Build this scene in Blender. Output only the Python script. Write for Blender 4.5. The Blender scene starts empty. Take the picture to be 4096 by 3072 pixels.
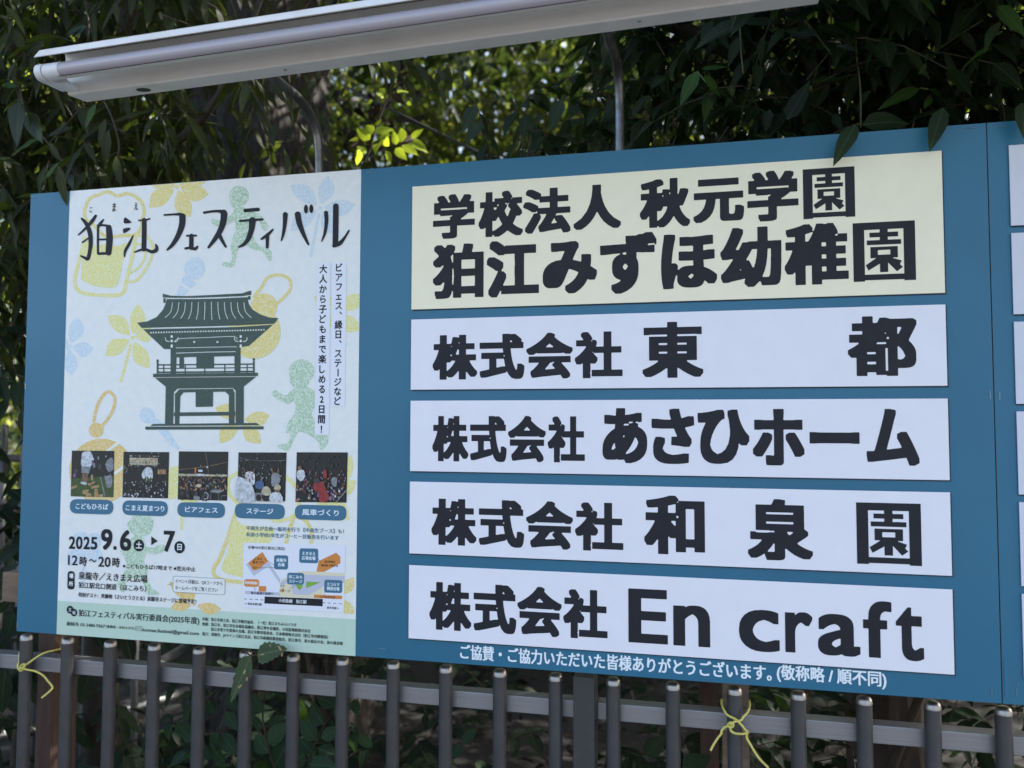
import bpy, bmesh, math, random
import numpy as np
from mathutils import Vector, Matrix, geometry

scene = bpy.context.scene
COL = scene.collection
random.seed(7)
RNG = np.random.RandomState(11)
R = math.radians

# ----------------------------------------------------------------- camera, light, exposure
ZB = 1.12                      # height of the lower edge of the boards above the ground
F_PX, YAW, PITCH, ROLL = 3158.53, -0.226, 0.049, 0.0024
CAM = np.array([1.2624, -1.3764, 0.4302])
def _basis():
    cy, sy, cp, sp = math.cos(YAW), math.sin(YAW), math.cos(PITCH), math.sin(PITCH)
    f = np.array([sy*cp, cy*cp, sp]); r = np.array([cy, -sy, 0.0]); u = np.cross(r, f)
    c, s = math.cos(ROLL), math.sin(ROLL)
    return r*c+u*s, -r*s+u*c, f
CR, CU, CF = _basis()
cam = bpy.data.cameras.new('camera'); cam_o = bpy.data.objects.new('camera', cam); COL.objects.link(cam_o)
cam.sensor_width = 36; cam.lens = F_PX/4096*36; cam.clip_start = .05; cam.clip_end = 500
m = Matrix(((CR[0], CU[0], -CF[0], CAM[0]), (CR[1], CU[1], -CF[1], CAM[1]), (CR[2], CU[2], -CF[2], CAM[2]+ZB), (0, 0, 0, 1)))
cam_o.matrix_world = m
cam.dof.use_dof = True; cam.dof.focus_distance = 1.39; cam.dof.aperture_fstop = 3.6
scene.camera = cam_o

SUN = np.array([0.80, 0.50, 0.86]); SUN /= np.linalg.norm(SUN)      # direction towards the sun
w = bpy.data.worlds.new('World'); scene.world = w; w.use_nodes = True
nt = w.node_tree; bg = nt.nodes['Background']
sky = nt.nodes.new('ShaderNodeTexSky'); sky.sky_type = 'NISHITA'; sky.sun_disc = False
sky.sun_elevation = math.asin(SUN[2]); sky.sun_rotation = math.atan2(SUN[0], SUN[1])
sky.dust_density = 2.5; sky.ozone_density = .8
tn = nt.nodes.new('ShaderNodeMix'); tn.data_type = 'RGBA'; tn.blend_type = 'MULTIPLY'; tn.inputs[0].default_value = 1
tn.inputs[7].default_value = (1.08, 1.0, .92, 1)          # warm tint on the sky, standing in for camera white balance
nt.links.new(sky.outputs[0], tn.inputs[6]); nt.links.new(tn.outputs[2], bg.inputs[0]); bg.inputs[1].default_value = 0.13
sl = bpy.data.lights.new('sun', 'SUN'); sl.energy = 4.5; sl.angle = R(.53); sl.color = (1, .95, .86)
so = bpy.data.objects.new('sun', sl); COL.objects.link(so)
so.rotation_euler = Vector(SUN).to_track_quat('Z', 'Y').to_euler()
vs = scene.view_settings; vs.view_transform = 'Standard'; vs.look = 'None'; vs.gamma = 1; vs.use_curve_mapping = False
vs.exposure = 2.05

# ----------------------------------------------------------------- measuring helpers
def ray(x, y):
    return CF + CR*(x-2048)/F_PX + CU*(1536-y)/F_PX
def at(x, y, Y):               # a measured point of the photograph, taken to the vertical plane y = Y
    d = ray(x, y); return CAM + d*((Y-CAM[1])/d[1])
FR = {'Z1': (0, 650, .67812), 'Z2': (0, 1700, .67812), 'T1': (280, 780, .27125), 'T2': (860, 780, .27125),
      'D': (240, 2080, .36166), 'M': (920, 2080, .24108), 'PH': (260, 1780, .51537), 'L': (0, 2450, .375),
      'K': (2200, 2600, .45208), 'G': (3000, 0, .49548), 'H': (2048, 0, .92586), 'S': (1200, 100, .45208),
      'V': (800, 2500, .36166), 'A': (0, 0, .48222), 'X': (0, 0, 1.0)}
def fr(f, x, y, Y=0.0):
    a, b, s = FR[f]; return at(a+x*s, b+y*s, Y)
def P2(f, x, y):
    p = fr(f, x, y); return (p[0], p[2])

# ----------------------------------------------------------------- materials
def mat(name, col, rough=.6, metal=0, spec=.5, var=0, vscale=8, bump=0, bscale=60, coat=0, col2=None, stretch=None, thr=None):
    mt = bpy.data.materials.new(name); mt.use_nodes = True; n = mt.node_tree.nodes; l = mt.node_tree.links
    p = n['Principled BSDF']; c = (*col, 1)
    p.inputs['Base Color'].default_value = c; p.inputs['Roughness'].default_value = rough
    p.inputs['Metallic'].default_value = metal; p.inputs['Specular IOR Level'].default_value = spec
    p.inputs['Coat Weight'].default_value = coat
    tc = n.new('ShaderNodeTexCoord'); mp = n.new('ShaderNodeMapping'); l.new(tc.outputs['Object'], mp.inputs[0])
    if stretch: mp.inputs['Scale'].default_value = stretch
    if var or col2:
        nz = n.new('ShaderNodeTexNoise'); nz.inputs['Scale'].default_value = vscale; nz.inputs['Detail'].default_value = 6
        nz.inputs['Roughness'].default_value = .6
        l.new(mp.outputs[0], nz.inputs[0]); mx = n.new('ShaderNodeMix'); mx.data_type = 'RGBA'
        c2 = col2 or tuple(v*(1-var) for v in col)
        rp = n.new('ShaderNodeValToRGB'); t = thr or (.35, .65)
        rp.color_ramp.elements[0].position = t[0]; rp.color_ramp.elements[1].position = t[1]
        l.new(nz.outputs[0], rp.inputs[0]); l.new(rp.outputs[0], mx.inputs[0])
        mx.inputs[6].default_value = c; mx.inputs[7].default_value = (*c2, 1); l.new(mx.outputs[2], p.inputs['Base Color'])
        if var and not col2:
            rr = n.new('ShaderNodeMapRange'); rr.inputs[3].default_value = max(.02, rough-.1); rr.inputs[4].default_value = min(1, rough+.12)
            l.new(nz.outputs[0], rr.inputs[0]); l.new(rr.outputs[0], p.inputs['Roughness'])
    if bump:
        nb = n.new('ShaderNodeTexNoise'); nb.inputs['Scale'].default_value = bscale; nb.inputs['Detail'].default_value = 5
        l.new(mp.outputs[0], nb.inputs[0]); bp = n.new('ShaderNodeBump'); bp.inputs['Strength'].default_value = bump
        bp.inputs['Distance'].default_value = .01; l.new(nb.outputs[0], bp.inputs['Height']); l.new(bp.outputs[0], p.inputs['Normal'])
    return mt
def leafmat(name, c1, c2, tr, trw=.35, rough=.38, dead=0):
    mt = bpy.data.materials.new(name); mt.use_nodes = True; n = mt.node_tree.nodes; l = mt.node_tree.links
    p = n['Principled BSDF']; out = n['Material Output']; p.inputs['Roughness'].default_value = rough
    p.inputs['Specular IOR Level'].default_value = .16
    g = n.new('ShaderNodeNewGeometry'); oi = n.new('ShaderNodeObjectInfo')
    ad = n.new('ShaderNodeMath'); ad.operation = 'ADD'; l.new(g.outputs['Random Per Island'], ad.inputs[0]); l.new(oi.outputs['Random'], ad.inputs[1])
    fr_ = n.new('ShaderNodeMath'); fr_.operation = 'FRACT'; l.new(ad.outputs[0], fr_.inputs[0])
    rp = n.new('ShaderNodeValToRGB'); l.new(fr_.outputs[0], rp.inputs[0]); e = rp.color_ramp.elements
    e[0].color = (*c1, 1); e[1].color = (*c2, 1); e[1].position = .93 if dead else 1
    if dead:
        q = e.new(.96); q.color = (.16, .09, .04, 1)
    tc = n.new('ShaderNodeTexCoord'); nz = n.new('ShaderNodeTexNoise'); nz.inputs['Scale'].default_value = 45; l.new(tc.outputs['Object'], nz.inputs[0])
    mx = n.new('ShaderNodeMix'); mx.data_type = 'RGBA'; mx.blend_type = 'MULTIPLY'; mx.inputs[0].default_value = .5
    l.new(rp.outputs[0], mx.inputs[6]); l.new(nz.outputs[0], mx.inputs[7]); mg = n.new('ShaderNodeMix'); mg.data_type = 'RGBA'; mg.blend_type = 'ADD'
    mg.inputs[0].default_value = .35; l.new(mx.outputs[2], mg.inputs[6]); l.new(rp.outputs[0], mg.inputs[7])
    aa = n.new('ShaderNodeAttribute'); aa.attribute_name = 'across'; al_ = n.new('ShaderNodeAttribute'); al_.attribute_name = 'along'
    def mth(op, a, b=None):
        q = n.new('ShaderNodeMath'); q.operation = op
        for i_, v_ in enumerate((a, b)):
            if v_ is None: continue
            if isinstance(v_, (int, float)): q.inputs[i_].default_value = v_
            else: l.new(v_, q.inputs[i_])
        return q.outputs[0]
    ab = mth('ABSOLUTE', aa.outputs['Fac']); rib = n.new('ShaderNodeMapRange'); rib.inputs[1].default_value = .02; rib.inputs[2].default_value = .10; rib.inputs[3].default_value = 1; rib.inputs[4].default_value = 0; l.new(ab, rib.inputs[0])
    ph = mth('MULTIPLY', mth('SUBTRACT', al_.outputs['Fac'], mth('MULTIPLY', ab, .22)), 44.0); sv = mth('POWER', mth('ABSOLUTE', mth('SINE', ph)), 9.0)
    ve = mth('ADD', rib.outputs[0], mth('MULTIPLY', mth('SUBTRACT', 1.0, sv), 0.0)); ve = mth('ADD', rib.outputs[0], mth('MULTIPLY', sv, .28))
    vm = n.new('ShaderNodeMix'); vm.data_type = 'RGBA'; l.new(mth('MULTIPLY', ve, .5), vm.inputs[0]); l.new(mg.outputs[2], vm.inputs[6]); vm.inputs[7].default_value = (min(1, c2[0]*2.6+.01), min(1, c2[1]*2.3+.01), min(1, c2[2]*2.2+.006), 1)
    l.new(vm.outputs[2], p.inputs['Base Color'])
    bp = n.new('ShaderNodeBump'); bp.inputs['Strength'].default_value = .35; bp.inputs['Distance'].default_value = .004
    l.new(mth('SUBTRACT', mth('MULTIPLY', nz.outputs[0], .6), mth('MULTIPLY', ve, .8)), bp.inputs['Height']); l.new(bp.outputs[0], p.inputs['Normal'])
    t = n.new('ShaderNodeBsdfTranslucent'); t.inputs[0].default_value = (*tr, 1)
    ms = n.new('ShaderNodeMixShader'); ms.inputs[0].default_value = trw
    l.new(p.outputs[0], ms.inputs[1]); l.new(t.outputs[0], ms.inputs[2]); l.new(ms.outputs[0], out.inputs[0])
    return mt
def barkmat(name, c1, c2):
    mt = mat(name, c1, .9, col2=c2, vscale=14, stretch=(1, 1, .25)); n = mt.node_tree.nodes; l = mt.node_tree.links
    v = n.new('ShaderNodeTexVoronoi'); v.inputs['Scale'].default_value = 26
    mp = [q for q in n if q.type == 'MAPPING'][0]; l.new(mp.outputs[0], v.inputs[0])
    bp = n.new('ShaderNodeBump'); bp.inputs['Strength'].default_value = 1; bp.inputs['Distance'].default_value = .03
    l.new(v.outputs['Distance'], bp.inputs['Height']); l.new(bp.outputs[0], n['Principled BSDF'].inputs['Normal'])
    return mt
M = {}
M['blue'] = mat('blue_board_sheet', (.014, .138, .245), .42, var=.12, vscale=2.2, bump=.035, bscale=9)
M['ply'] = mat('plywood_edge', (.20, .13, .07), .8, var=.4, vscale=60)
M['cream'] = mat('cream_plate', (.87, .82, .63), .5, var=.03, vscale=30)
M['white'] = mat('white_plate', (.79, .785, .87), .5, var=.03, vscale=20)
M['greyw'] = mat('greyish_white_plate', (.62, .64, .74), .5, var=.04, vscale=20)
M['back'] = mat('plate_shadow_edge', (.008, .018, .04), .7)  # dark colour for the shadow line along the plate edges
M['ink'] = mat('lettering_ink', (.014, .015, .023), .6, spec=.3, var=.1, vscale=30)
M['whiteink'] = mat('white_lettering', (.76, .83, .90), .5)
M['paper'] = mat('poster_paper', (.80, .805, .79), .55, col2=(.73, .765, .775), vscale=55, bump=.03, bscale=300)
M['footer'] = mat('poster_green_band', (.50, .66, .56), .55, var=.04, vscale=60)
M['pyel'] = mat('print_yellow', (.72, .60, .17), .6, col2=(.78, .74, .52), vscale=330, thr=(.42, .66))
M['pylw'] = mat('print_lemon', (.74, .69, .22), .6, col2=(.79, .79, .58), vscale=330, thr=(.42, .66))
M['pgold'] = mat('print_gold', (.72, .50, .16), .6, col2=(.78, .70, .48), vscale=330, thr=(.44, .68))
M['pgrn'] = mat('print_green', (.34, .52, .33), .6, col2=(.66, .75, .67), vscale=300, thr=(.40, .60))
M['pblu'] = mat('print_pale_blue', (.50, .64, .76), .6, col2=(.70, .76, .81), vscale=300, thr=(.38, .62))
M['gate'] = mat('print_dark_green', (.035, .065, .055), .6, col2=(.060, .095, .080), vscale=400)
M['pw'] = mat('print_white', (.74, .77, .86), .55)
M['pteal'] = mat('print_teal', (.045, .15, .25), .55)
M['porg'] = mat('print_orange', (.62, .23, .045), .55)
M['pgrey'] = mat('print_lavender_grey', (.50, .52, .64), .55)
M['psand'] = mat('print_sand', (.72, .66, .48), .55)
M['plime'] = mat('print_lime', (.20, .40, .05), .55)
for nm, c in dict(k0=(.012, .012, .014), k1=(.05, .05, .06), kw=(.62, .66, .72), kg=(.25, .27, .30), kt=(.42, .27, .13), kr=(.30, .03, .03),
                  kgr=(.05, .09, .02), ksk=(.28, .13, .07), kc=(.52, .47, .33), kb=(.06, .13, .28), kp=(.25, .12, .3), ky=(.6, .5, .2), kdg=(.03, .05, .02)).items():
    M[nm] = mat('picture_'+{'k0': 'black', 'k1': 'charcoal', 'kw': 'white', 'kg': 'grey', 'kt': 'wood_tan', 'kr': 'red', 'kgr': 'grass', 'ksk': 'skin', 'kc': 'beige',
                            'kb': 'blue', 'kp': 'purple', 'ky': 'yellow', 'kdg': 'dark_green'}[nm], c, .5, col2=tuple(v*.6 for v in c), vscale=150, thr=(.40, .62))
M['bar'] = mat('fence_bar_paint', (.070, .070, .078), .42, metal=.35, var=.25, vscale=20, bump=.03, bscale=200)
M['rail'] = mat('brushed_aluminium', (.30, .30, .325), .42, metal=.6, var=.12, vscale=9, bump=.02, bscale=60, stretch=(1, 8, 40))
M['cap'] = mat('chromed_cap', (.36, .36, .37), .40, metal=1, var=.15, vscale=120)
M['flat'] = mat('weathered_post_paint', (.050, .054, .058), .45, metal=.3, col2=(.085, .075, .07), vscale=25, thr=(.55, .7))
M['fix'] = mat('white_enamel', (.72, .715, .70), .30, col2=(.55, .54, .51), vscale=9, coat=.3, bump=.02, bscale=80, thr=(.5, .8))
M['tube'] = mat('tube_diffuser', (.36, .335, .39), .22, spec=.6, coat=.4)
M['tubeback'] = mat('tube_back', (.55, .54, .52), .4)
M['socket'] = mat('socket_plastic', (.66, .68, .72), .35, var=.08, vscale=40)
M['brass'] = mat('dull_contact', (.16, .15, .14), .4, metal=.8)
M['hole'] = mat('dark_opening', (.03, .028, .025), .8)
M['pipe'] = mat('galvanised_pipe', (.27, .275, .285), .34, metal=.8, var=.45, vscale=30, bump=.08, bscale=150)
M['pipe2'] = mat('barrier_pipe', (.30, .32, .34), .35, metal=.8, var=.35, vscale=12)
M['bbar'] = mat('back_fence_paint', (.13, .13, .14), .5, metal=.3)
M['wood'] = mat('brown_post_wood', (.085, .045, .035), .7, var=.45, vscale=9, bump=.25, bscale=40, stretch=(6, 6, .5))
M['wood2'] = mat('weathered_beam_wood', (.20, .14, .10), .8, var=.4, vscale=9, bump=.2, bscale=40, stretch=(.5, 6, 6))
M['rope'] = mat('yellow_vinyl_wire', (.62, .55, .14), .38, var=.15, vscale=60)
M['staple'] = mat('staple_steel', (.45, .5, .55), .3, metal=1)
M['tape'] = mat('clear_tape', (.020, .135, .235), .25)
M['cable'] = mat('black_cable', (.02, .02, .022), .5)
M['bark'] = barkmat('dark_bark', (.024, .018, .014), (.008, .0065, .0055))
M['bark2'] = barkmat('grey_brown_bark', (.085, .062, .047), (.03, .022, .018))
M['twig'] = mat('twig_bark', (.040, .030, .020), .8, var=.4, vscale=40)
M['twigg'] = mat('green_stem', (.08, .10, .03), .6, var=.3, vscale=40)
M['lf_r'] = leafmat('laurel_leaf', (.0075, .016, .0085), (.018, .033, .014), (.07, .12, .02), .22, .40)
M['lf_young'] = leafmat('young_laurel_leaf', (.020, .052, .012), (.034, .078, .017), (.12, .24, .03), .28, .34)
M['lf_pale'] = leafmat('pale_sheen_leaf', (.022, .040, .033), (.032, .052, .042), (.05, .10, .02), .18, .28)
M['lf_l'] = leafmat('lance_leaf', (.011, .017, .007), (.029, .036, .012), (.12, .16, .02), .28, .45)
M['lf_y'] = leafmat('sunlit_yellow_green_leaf', (.20, .30, .02), (.34, .42, .03), (.50, .62, .04), .45, .4)  # yellow-green young leaf, brightened to stand for sunlight on the sprig
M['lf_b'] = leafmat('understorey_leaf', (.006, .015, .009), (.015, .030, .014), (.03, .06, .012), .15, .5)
M['lf_far'] = leafmat('distant_sunlit_leaf', (.040, .058, .010), (.12, .14, .025), (.42, .50, .05), .46, .55)  # colour raised so far foliage looks sunlit even where trees shade it
M['lf_mid'] = leafmat('shaded_grove_leaf', (.010, .018, .006), (.040, .048, .012), (.15, .19, .025), .36, .6)  # dimmer copy of the distant leaf, shade painted into its colour
M['lf_ivy'] = leafmat('ivy_leaf', (.014, .034, .022), (.024, .052, .028), (.05, .10, .02), .18, .45)
M['lf_dry'] = leafmat('chewed_leaf', (.045, .070, .035), (.050, .075, .04), (.10, .14, .04), .2, .5)
M['dry'] = mat('chewed_patch', (.30, .20, .11), .8)
M['litter'] = leafmat('fallen_leaf', (.006, .005, .004), (.034, .024, .017), (.03, .02, .01), .10, .8)
M['soil'] = mat('soil', (.009, .0075, .0065), .95, col2=(.0035, .003, .003), vscale=5, bump=.8, bscale=30)
M['pave'] = mat('pavement', (.095, .093, .088), .85, var=.2, vscale=4, bump=.2, bscale=120)

# ----------------------------------------------------------------- object helpers
def tag(o, label=None, cat=None, group=None, kind=None):
    if label: o['label'] = label
    if cat: o['category'] = cat
    if group: o['group'] = group
    if kind: o['kind'] = kind
    return o
def empty(name, loc=(0, 0, 0)):
    o = bpy.data.objects.new(name, None); o.location = loc; o.empty_display_size = .05; COL.objects.link(o); return o
def link(name, me, parent=None, loc=None):
    o = bpy.data.objects.new(name, me); COL.objects.link(o)
    if parent is not None:
        o.parent = parent
        o.matrix_parent_inverse = Matrix.Identity(4)
        off = Vector((0, 0, 0)); q = parent
        while q is not None: off += q.location; q = q.parent
        o.location = Vector(loc or (0, 0, 0)) - off
    elif loc: o.location = loc
    return o
class MB:
    """collects shapes that become one mesh object"""
    def __init__(s): s.v = []; s.f = []; s.mi = []; s.ms = []
    def m(s, mt):
        if mt not in s.ms: s.ms.append(mt)
        return s.ms.index(mt)
    def add(s, vs, fs, mt):
        k = len(s.v); s.v.extend([tuple(map(float, v)) for v in vs]); i = s.m(mt)
        for f in fs: s.f.append(tuple(a+k for a in f)); s.mi.append(i)
    def box(s, a, b, mt, bev=0):
        x0, y0, z0 = a; x1, y1, z1 = b
        if not bev:
            v = [(x0, y0, z0), (x1, y0, z0), (x1, y1, z0), (x0, y1, z0), (x0, y0, z1), (x1, y0, z1), (x1, y1, z1), (x0, y1, z1)]
            s.add(v, [(3, 2, 1, 0), (4, 5, 6, 7), (0, 1, 5, 4), (1, 2, 6, 5), (2, 3, 7, 6), (3, 0, 4, 7)], mt); return
        bm = bmesh.new(); bmesh.ops.create_cube(bm, size=1)
        for q in bm.verts: q.co = Vector(((x0+x1)/2+q.co.x*(x1-x0), (y0+y1)/2+q.co.y*(y1-y0), (z0+z1)/2+q.co.z*(z1-z0)))
        bmesh.ops.bevel(bm, geom=bm.edges[:], offset=bev, segments=2, affect='EDGES', profile=.5)
        bm.verts.index_update(); s.add([q.co for q in bm.verts], [[q.index for q in f.verts] for f in bm.faces], mt); bm.free()
    def tube(s, pts, r, mt, n=10, caps=True, jit=0):
        pts = [np.array(p, float) for p in pts]; m_ = len(pts)
        rs = list(r) if hasattr(r, '__len__') else [r]*m_
        vs = []; up = None
        for i, p in enumerate(pts):
            d = pts[min(i+1, m_-1)]-pts[max(i-1, 0)]; d /= np.linalg.norm(d)+1e-12
            if up is None: up = np.array([0, 0, 1.]) if abs(d[2]) < .9 else np.array([1., 0, 0])
            a = np.cross(d, up); a /= np.linalg.norm(a)+1e-12; b = np.cross(a, d); up = b
            for k in range(n):
                t = 2*math.pi*k/n; rr = rs[i]*(1+(jit*RNG.randn() if jit else 0)); vs.append(p+(a*math.cos(t)+b*math.sin(t))*rr)
        fs = [(i*n+k, i*n+(k+1) % n, (i+1)*n+(k+1) % n, (i+1)*n+k) for i in range(m_-1) for k in range(n)]
        if caps: fs += [tuple(range(n))[::-1], tuple((m_-1)*n+k for k in range(n))]
        s.add(vs, fs, mt)
    def build(s, name, parent=None, smooth=False, loc=None, mod=None):
        me = bpy.data.meshes.new(name)
        L = Vector(loc) if loc else None
        me.from_pydata([tuple(Vector(v)-L) for v in s.v] if L else s.v, [], s.f)
        for mt in s.ms: me.materials.append(M[mt] if isinstance(mt, str) else mt)
        me.polygons.foreach_set('material_index', s.mi)
        if smooth:
            me.polygons.foreach_set('use_smooth', [True]*len(me.polygons))
            if smooth == 'auto': me.set_sharp_from_angle(angle=R(40))
        me.update(); return link(name, me, parent, loc)
def crom(pts, n=6, closed=False):
    pts = [np.array(p, float) for p in pts]; out = []; m_ = len(pts)
    for i in range(m_ if closed else m_-1):
        g = (lambda k: pts[k % m_]) if closed else (lambda k: pts[max(0, min(m_-1, k))])
        p0, p1, p2, p3 = g(i-1), g(i), g(i+1), g(i+2)
        for k in range(n):
            t = k/n; out.append(.5*((2*p1)+(-p0+p2)*t+(2*p0-5*p1+4*p2-p3)*t*t+(-p0+3*p1-3*p2+p3)*t**3))
    if not closed: out.append(pts[-1])
    return out

# ----------------------------------------------------------------- lettering
_cache = {}
def _font_obj(s, res):
    c = bpy.data.curves.new('t', 'FONT'); c.body = s; c.resolution_u = res; c.size = 1
    o = bpy.data.objects.new('t', c); COL.objects.link(o); bpy.context.view_layer.update(); return c, o
def text_mesh(s, res=2):
    if (s, res) in _cache: return _cache[(s, res)]
    c, o = _font_obj(s, res)
    me = bpy.data.meshes.new_from_object(o.evaluated_get(bpy.context.evaluated_depsgraph_get()))
    v = np.array([(q.co.x, q.co.y) for q in me.vertices]).reshape(-1, 2); f = [tuple(p.vertices) for p in me.polygons]
    bpy.data.objects.remove(o); bpy.data.curves.remove(c); bpy.data.meshes.remove(me)
    _cache[(s, res)] = (v, f); return v, f
_v, _ = text_mesh('園'); GH = _v[:, 1].max()-_v[:, 1].min(); GC = (_v[:, 1].max()+_v[:, 1].min())/2
def glyph_polys(ch):
    c, o = _font_obj(ch, 6); cu = o.to_curve(bpy.context.evaluated_depsgraph_get()); out = []
    for sp in cu.splines:
        b = sp.bezier_points; n = len(b); pl = []
        for i in range(n):
            p, q = b[i], b[(i+1) % n]
            pl += [(a.x, a.y) for a in geometry.interpolate_bezier(p.co, p.handle_right, q.handle_left, q.co, 7)[:-1]]
        out.append(np.array(pl))
    o.to_curve_clear(); bpy.data.objects.remove(o); bpy.data.curves.remove(c); return out
def _grow_rows(img, d, g, K=26, J=5):
    """widen the ink of every row by d cells on both sides: channels between parallel strokes keep a gap of g,
    wedges where strokes meet simply fill in"""
    B = img.shape[0]; H = np.zeros((B, B), np.float32); runs = []
    for r in range(B):
        df = np.diff(np.concatenate([[0], img[r].astype(np.int8), [0]])); st = np.nonzero(df == 1)[0]; en = np.nonzero(df == -1)[0]
        runs.append((st, en))
        for k in range(len(st)-1): H[r, en[k]:st[k+1]] = st[k+1]-en[k]
        if len(st): H[r, :st[0]] = 999; H[r, en[-1]:] = 999
        else: H[r, :] = 999
    G = H.copy(); bg = ~img; ok = bg[1:] & bg[:-1] & (np.abs(H[1:]-H[:-1]) <= J)
    for _ in range(K):
        a = np.where(ok, G[1:], 0); b = np.where(ok, G[:-1], 0); G[:-1] = np.maximum(G[:-1], a); G[1:] = np.maximum(G[1:], b)
    out = img.copy()
    for r in range(B):
        st, en = runs[r]
        if not len(st): continue
        out[r, max(0, int(st[0]-d)):st[0]] = True; out[r, en[-1]:int(en[-1]+d+.5)] = True
        for k in range(len(st)-1):
            a, b = en[k], st[k+1]; gm = G[r, a:b].max(); e = d if gm > 2*d+g*.7 else max(0, (gm-g)/2)
            e = int(round(e)); 
            if b-a <= 2*e: out[r, a:b] = True
            else: out[r, a:a+e] = True; out[r, b-e:b] = True
    return out
def heavy_glyph(ch, ax=.045, ay=.032, g=.036, N=132, SS=3):
    """outline of a glyph grown to a heavy weight, its counters kept open: polygons in a unit box"""
    key = (ch, ax, ay, g, N)
    if key in _cache: return _cache[key]
    pl = glyph_polys(ch); al = np.concatenate(pl); lo = al.min(0)-.10; hi = al.max(0)+.10
    B = N*SS; s = max(hi-lo)/B; cr = [[] for _ in range(B)]
    for p in pl:
        q = np.roll(p, -1, 0)
        for (x0, y0), (x1, y1) in zip((p-lo)/s, (q-lo)/s):
            if y0 == y1: continue
            dr = 1 if y1 > y0 else -1; ya, yb = min(y0, y1), max(y0, y1)
            for r in range(max(0, int(math.ceil(ya-.5))), min(B, int(math.ceil(yb-.5)))): cr[r].append((x0+(r+.5-y0)*(x1-x0)/(y1-y0), dr))
    img = np.zeros((B, B), bool)
    for r in range(B):
        wn = 0; sp = []
        for x, dr in sorted(cr[r]):
            if wn == 0: st_ = x
            wn += dr
            if wn == 0 and x-st_ > .05:
                if sp and st_-sp[-1][1] < .6: sp[-1] = (sp[-1][0], x)
                else: sp.append((st_, x))
        for a, b in sp: img[r, max(0, int(round(a))):int(round(b))] = True
    im2 = _grow_rows(_grow_rows(img, ax/s, g/s).T.copy(), ay/s, g/s).T
    im2 = im2.copy(); rr = 3
    for inv in (False, True):                       # close specks left between strokes
        w_ = ~im2 if inv else im2
        for _ in range(rr):
            pd = np.pad(w_, 1, constant_values=False); w_ = pd[1:-1, 1:-1] | pd[:-2, 1:-1] | pd[2:, 1:-1]; pd = np.pad(w_, 1, constant_values=False); w_ = pd[1:-1, 1:-1] | pd[1:-1, :-2] | pd[1:-1, 2:]
        im2 = ~w_ if inv else w_
    f = im2.astype(np.float32)
    for _ in range(3):
        pd = np.pad(f, 1); f = (pd[:-2]+pd[1:-1]*2+pd[2:])/4; f = f[:, 1:-1]; pd = np.pad(f, 1); f = (pd[1:-1, :-2]+pd[1:-1, 1:-1]*2+pd[1:-1, 2:])/4
    Fd = .5-f.reshape(N, SS, N, SS).mean((1, 3))
    vs = []; fs = []
    ins = Fd < 0
    cnt = ins[:-1, :-1].astype(int)+ins[1:, :-1]+ins[:-1, 1:]+ins[1:, 1:]
    for y in range(N-1):
        row = cnt[y]; x = 0
        for x in np.nonzero((row > 0) & (row < 4))[0]:
            cs = [(x, y), (x+1, y), (x+1, y+1), (x, y+1)]; vals = [Fd[b, a_] for a_, b in cs]; poly = []
            for k in range(4):
                (xa, ya), va = cs[k], vals[k]; (xb, yb), vb = cs[(k+1) % 4], vals[(k+1) % 4]
                if va < 0: poly.append((xa, ya))
                if (va < 0) != (vb < 0): t = va/(va-vb); poly.append((xa+(xb-xa)*t, ya+(yb-ya)*t))
            if len(poly) > 2: fs.append(tuple(range(len(vs), len(vs)+len(poly)))); vs += poly
        full = np.nonzero(row == 4)[0]
        if len(full):
            st = full[0]; pv = st
            for x in list(full[1:])+[10**6]:
                if x != pv+1:
                    k = len(vs); vs += [(st, y), (pv+1, y), (pv+1, y+1), (st, y+1)]; fs.append((k, k+1, k+2, k+3)); st = x
                pv = x
    v = np.array(vs, float); v = (v-v.min(0))/(v.max(0)-v.min(0)); _cache[key] = (v, fs); return v, fs
GARDEN = [[(0, 0), (.185, 0), (.185, 1), (0, 1)], [(.815, 0), (1, 0), (1, 1), (.815, 1)], [(.185, .875), (.815, .875), (.815, 1), (.185, 1)], [(.185, .02), (.815, .02), (.815, .115), (.185, .115)],
          [(.27, .745), (.73, .745), (.73, .825), (.27, .825)], [(.435, .66), (.565, .66), (.565, .875), (.435, .875)], [(.225, .615), (.775, .615), (.775, .695), (.225, .695)],
          [(.28, .39), (.40, .39), (.40, .58), (.28, .58)], [(.60, .39), (.72, .39), (.72, .58), (.60, .58)], [(.40, .525), (.60, .525), (.60, .58), (.40, .58)], [(.40, .39), (.60, .39), (.60, .445), (.40, .445)],
          [(.43, .15), (.56, .15), (.56, .40), (.43, .40)], [(.40, .41), (.20, .275), (.245, .185), (.50, .335)], [(.66, .375), (.78, .335), (.735, .245), (.60, .305)], [(.55, .40), (.55, .32), (.70, .155), (.795, .225), (.63, .40)]]
def put_heavy(mb, ch, x0, x1, z0, z1, Y, mt, **k):
    if ch == '園':
        for i, q in enumerate(GARDEN): mb.add([(x0+(x1-x0)*a, Y-i*2e-6, z0+(z1-z0)*b) for a, b in q], [tuple(range(len(q)))] if (q[1][0]-q[0][0])*(q[2][1]-q[1][1])-(q[1][1]-q[0][1])*(q[2][0]-q[1][0]) > 0 else [tuple(range(len(q)))[::-1]], mt)
        return
    v, f = heavy_glyph(ch, **k)
    mb.add([(x0+(x1-x0)*a, Y, z0+(z1-z0)*b) for a, b in v], f, mt)
LAYER = [0]
def lay():
    LAYER[0] += 1; return -.0007-LAYER[0]*2.5e-6
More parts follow.
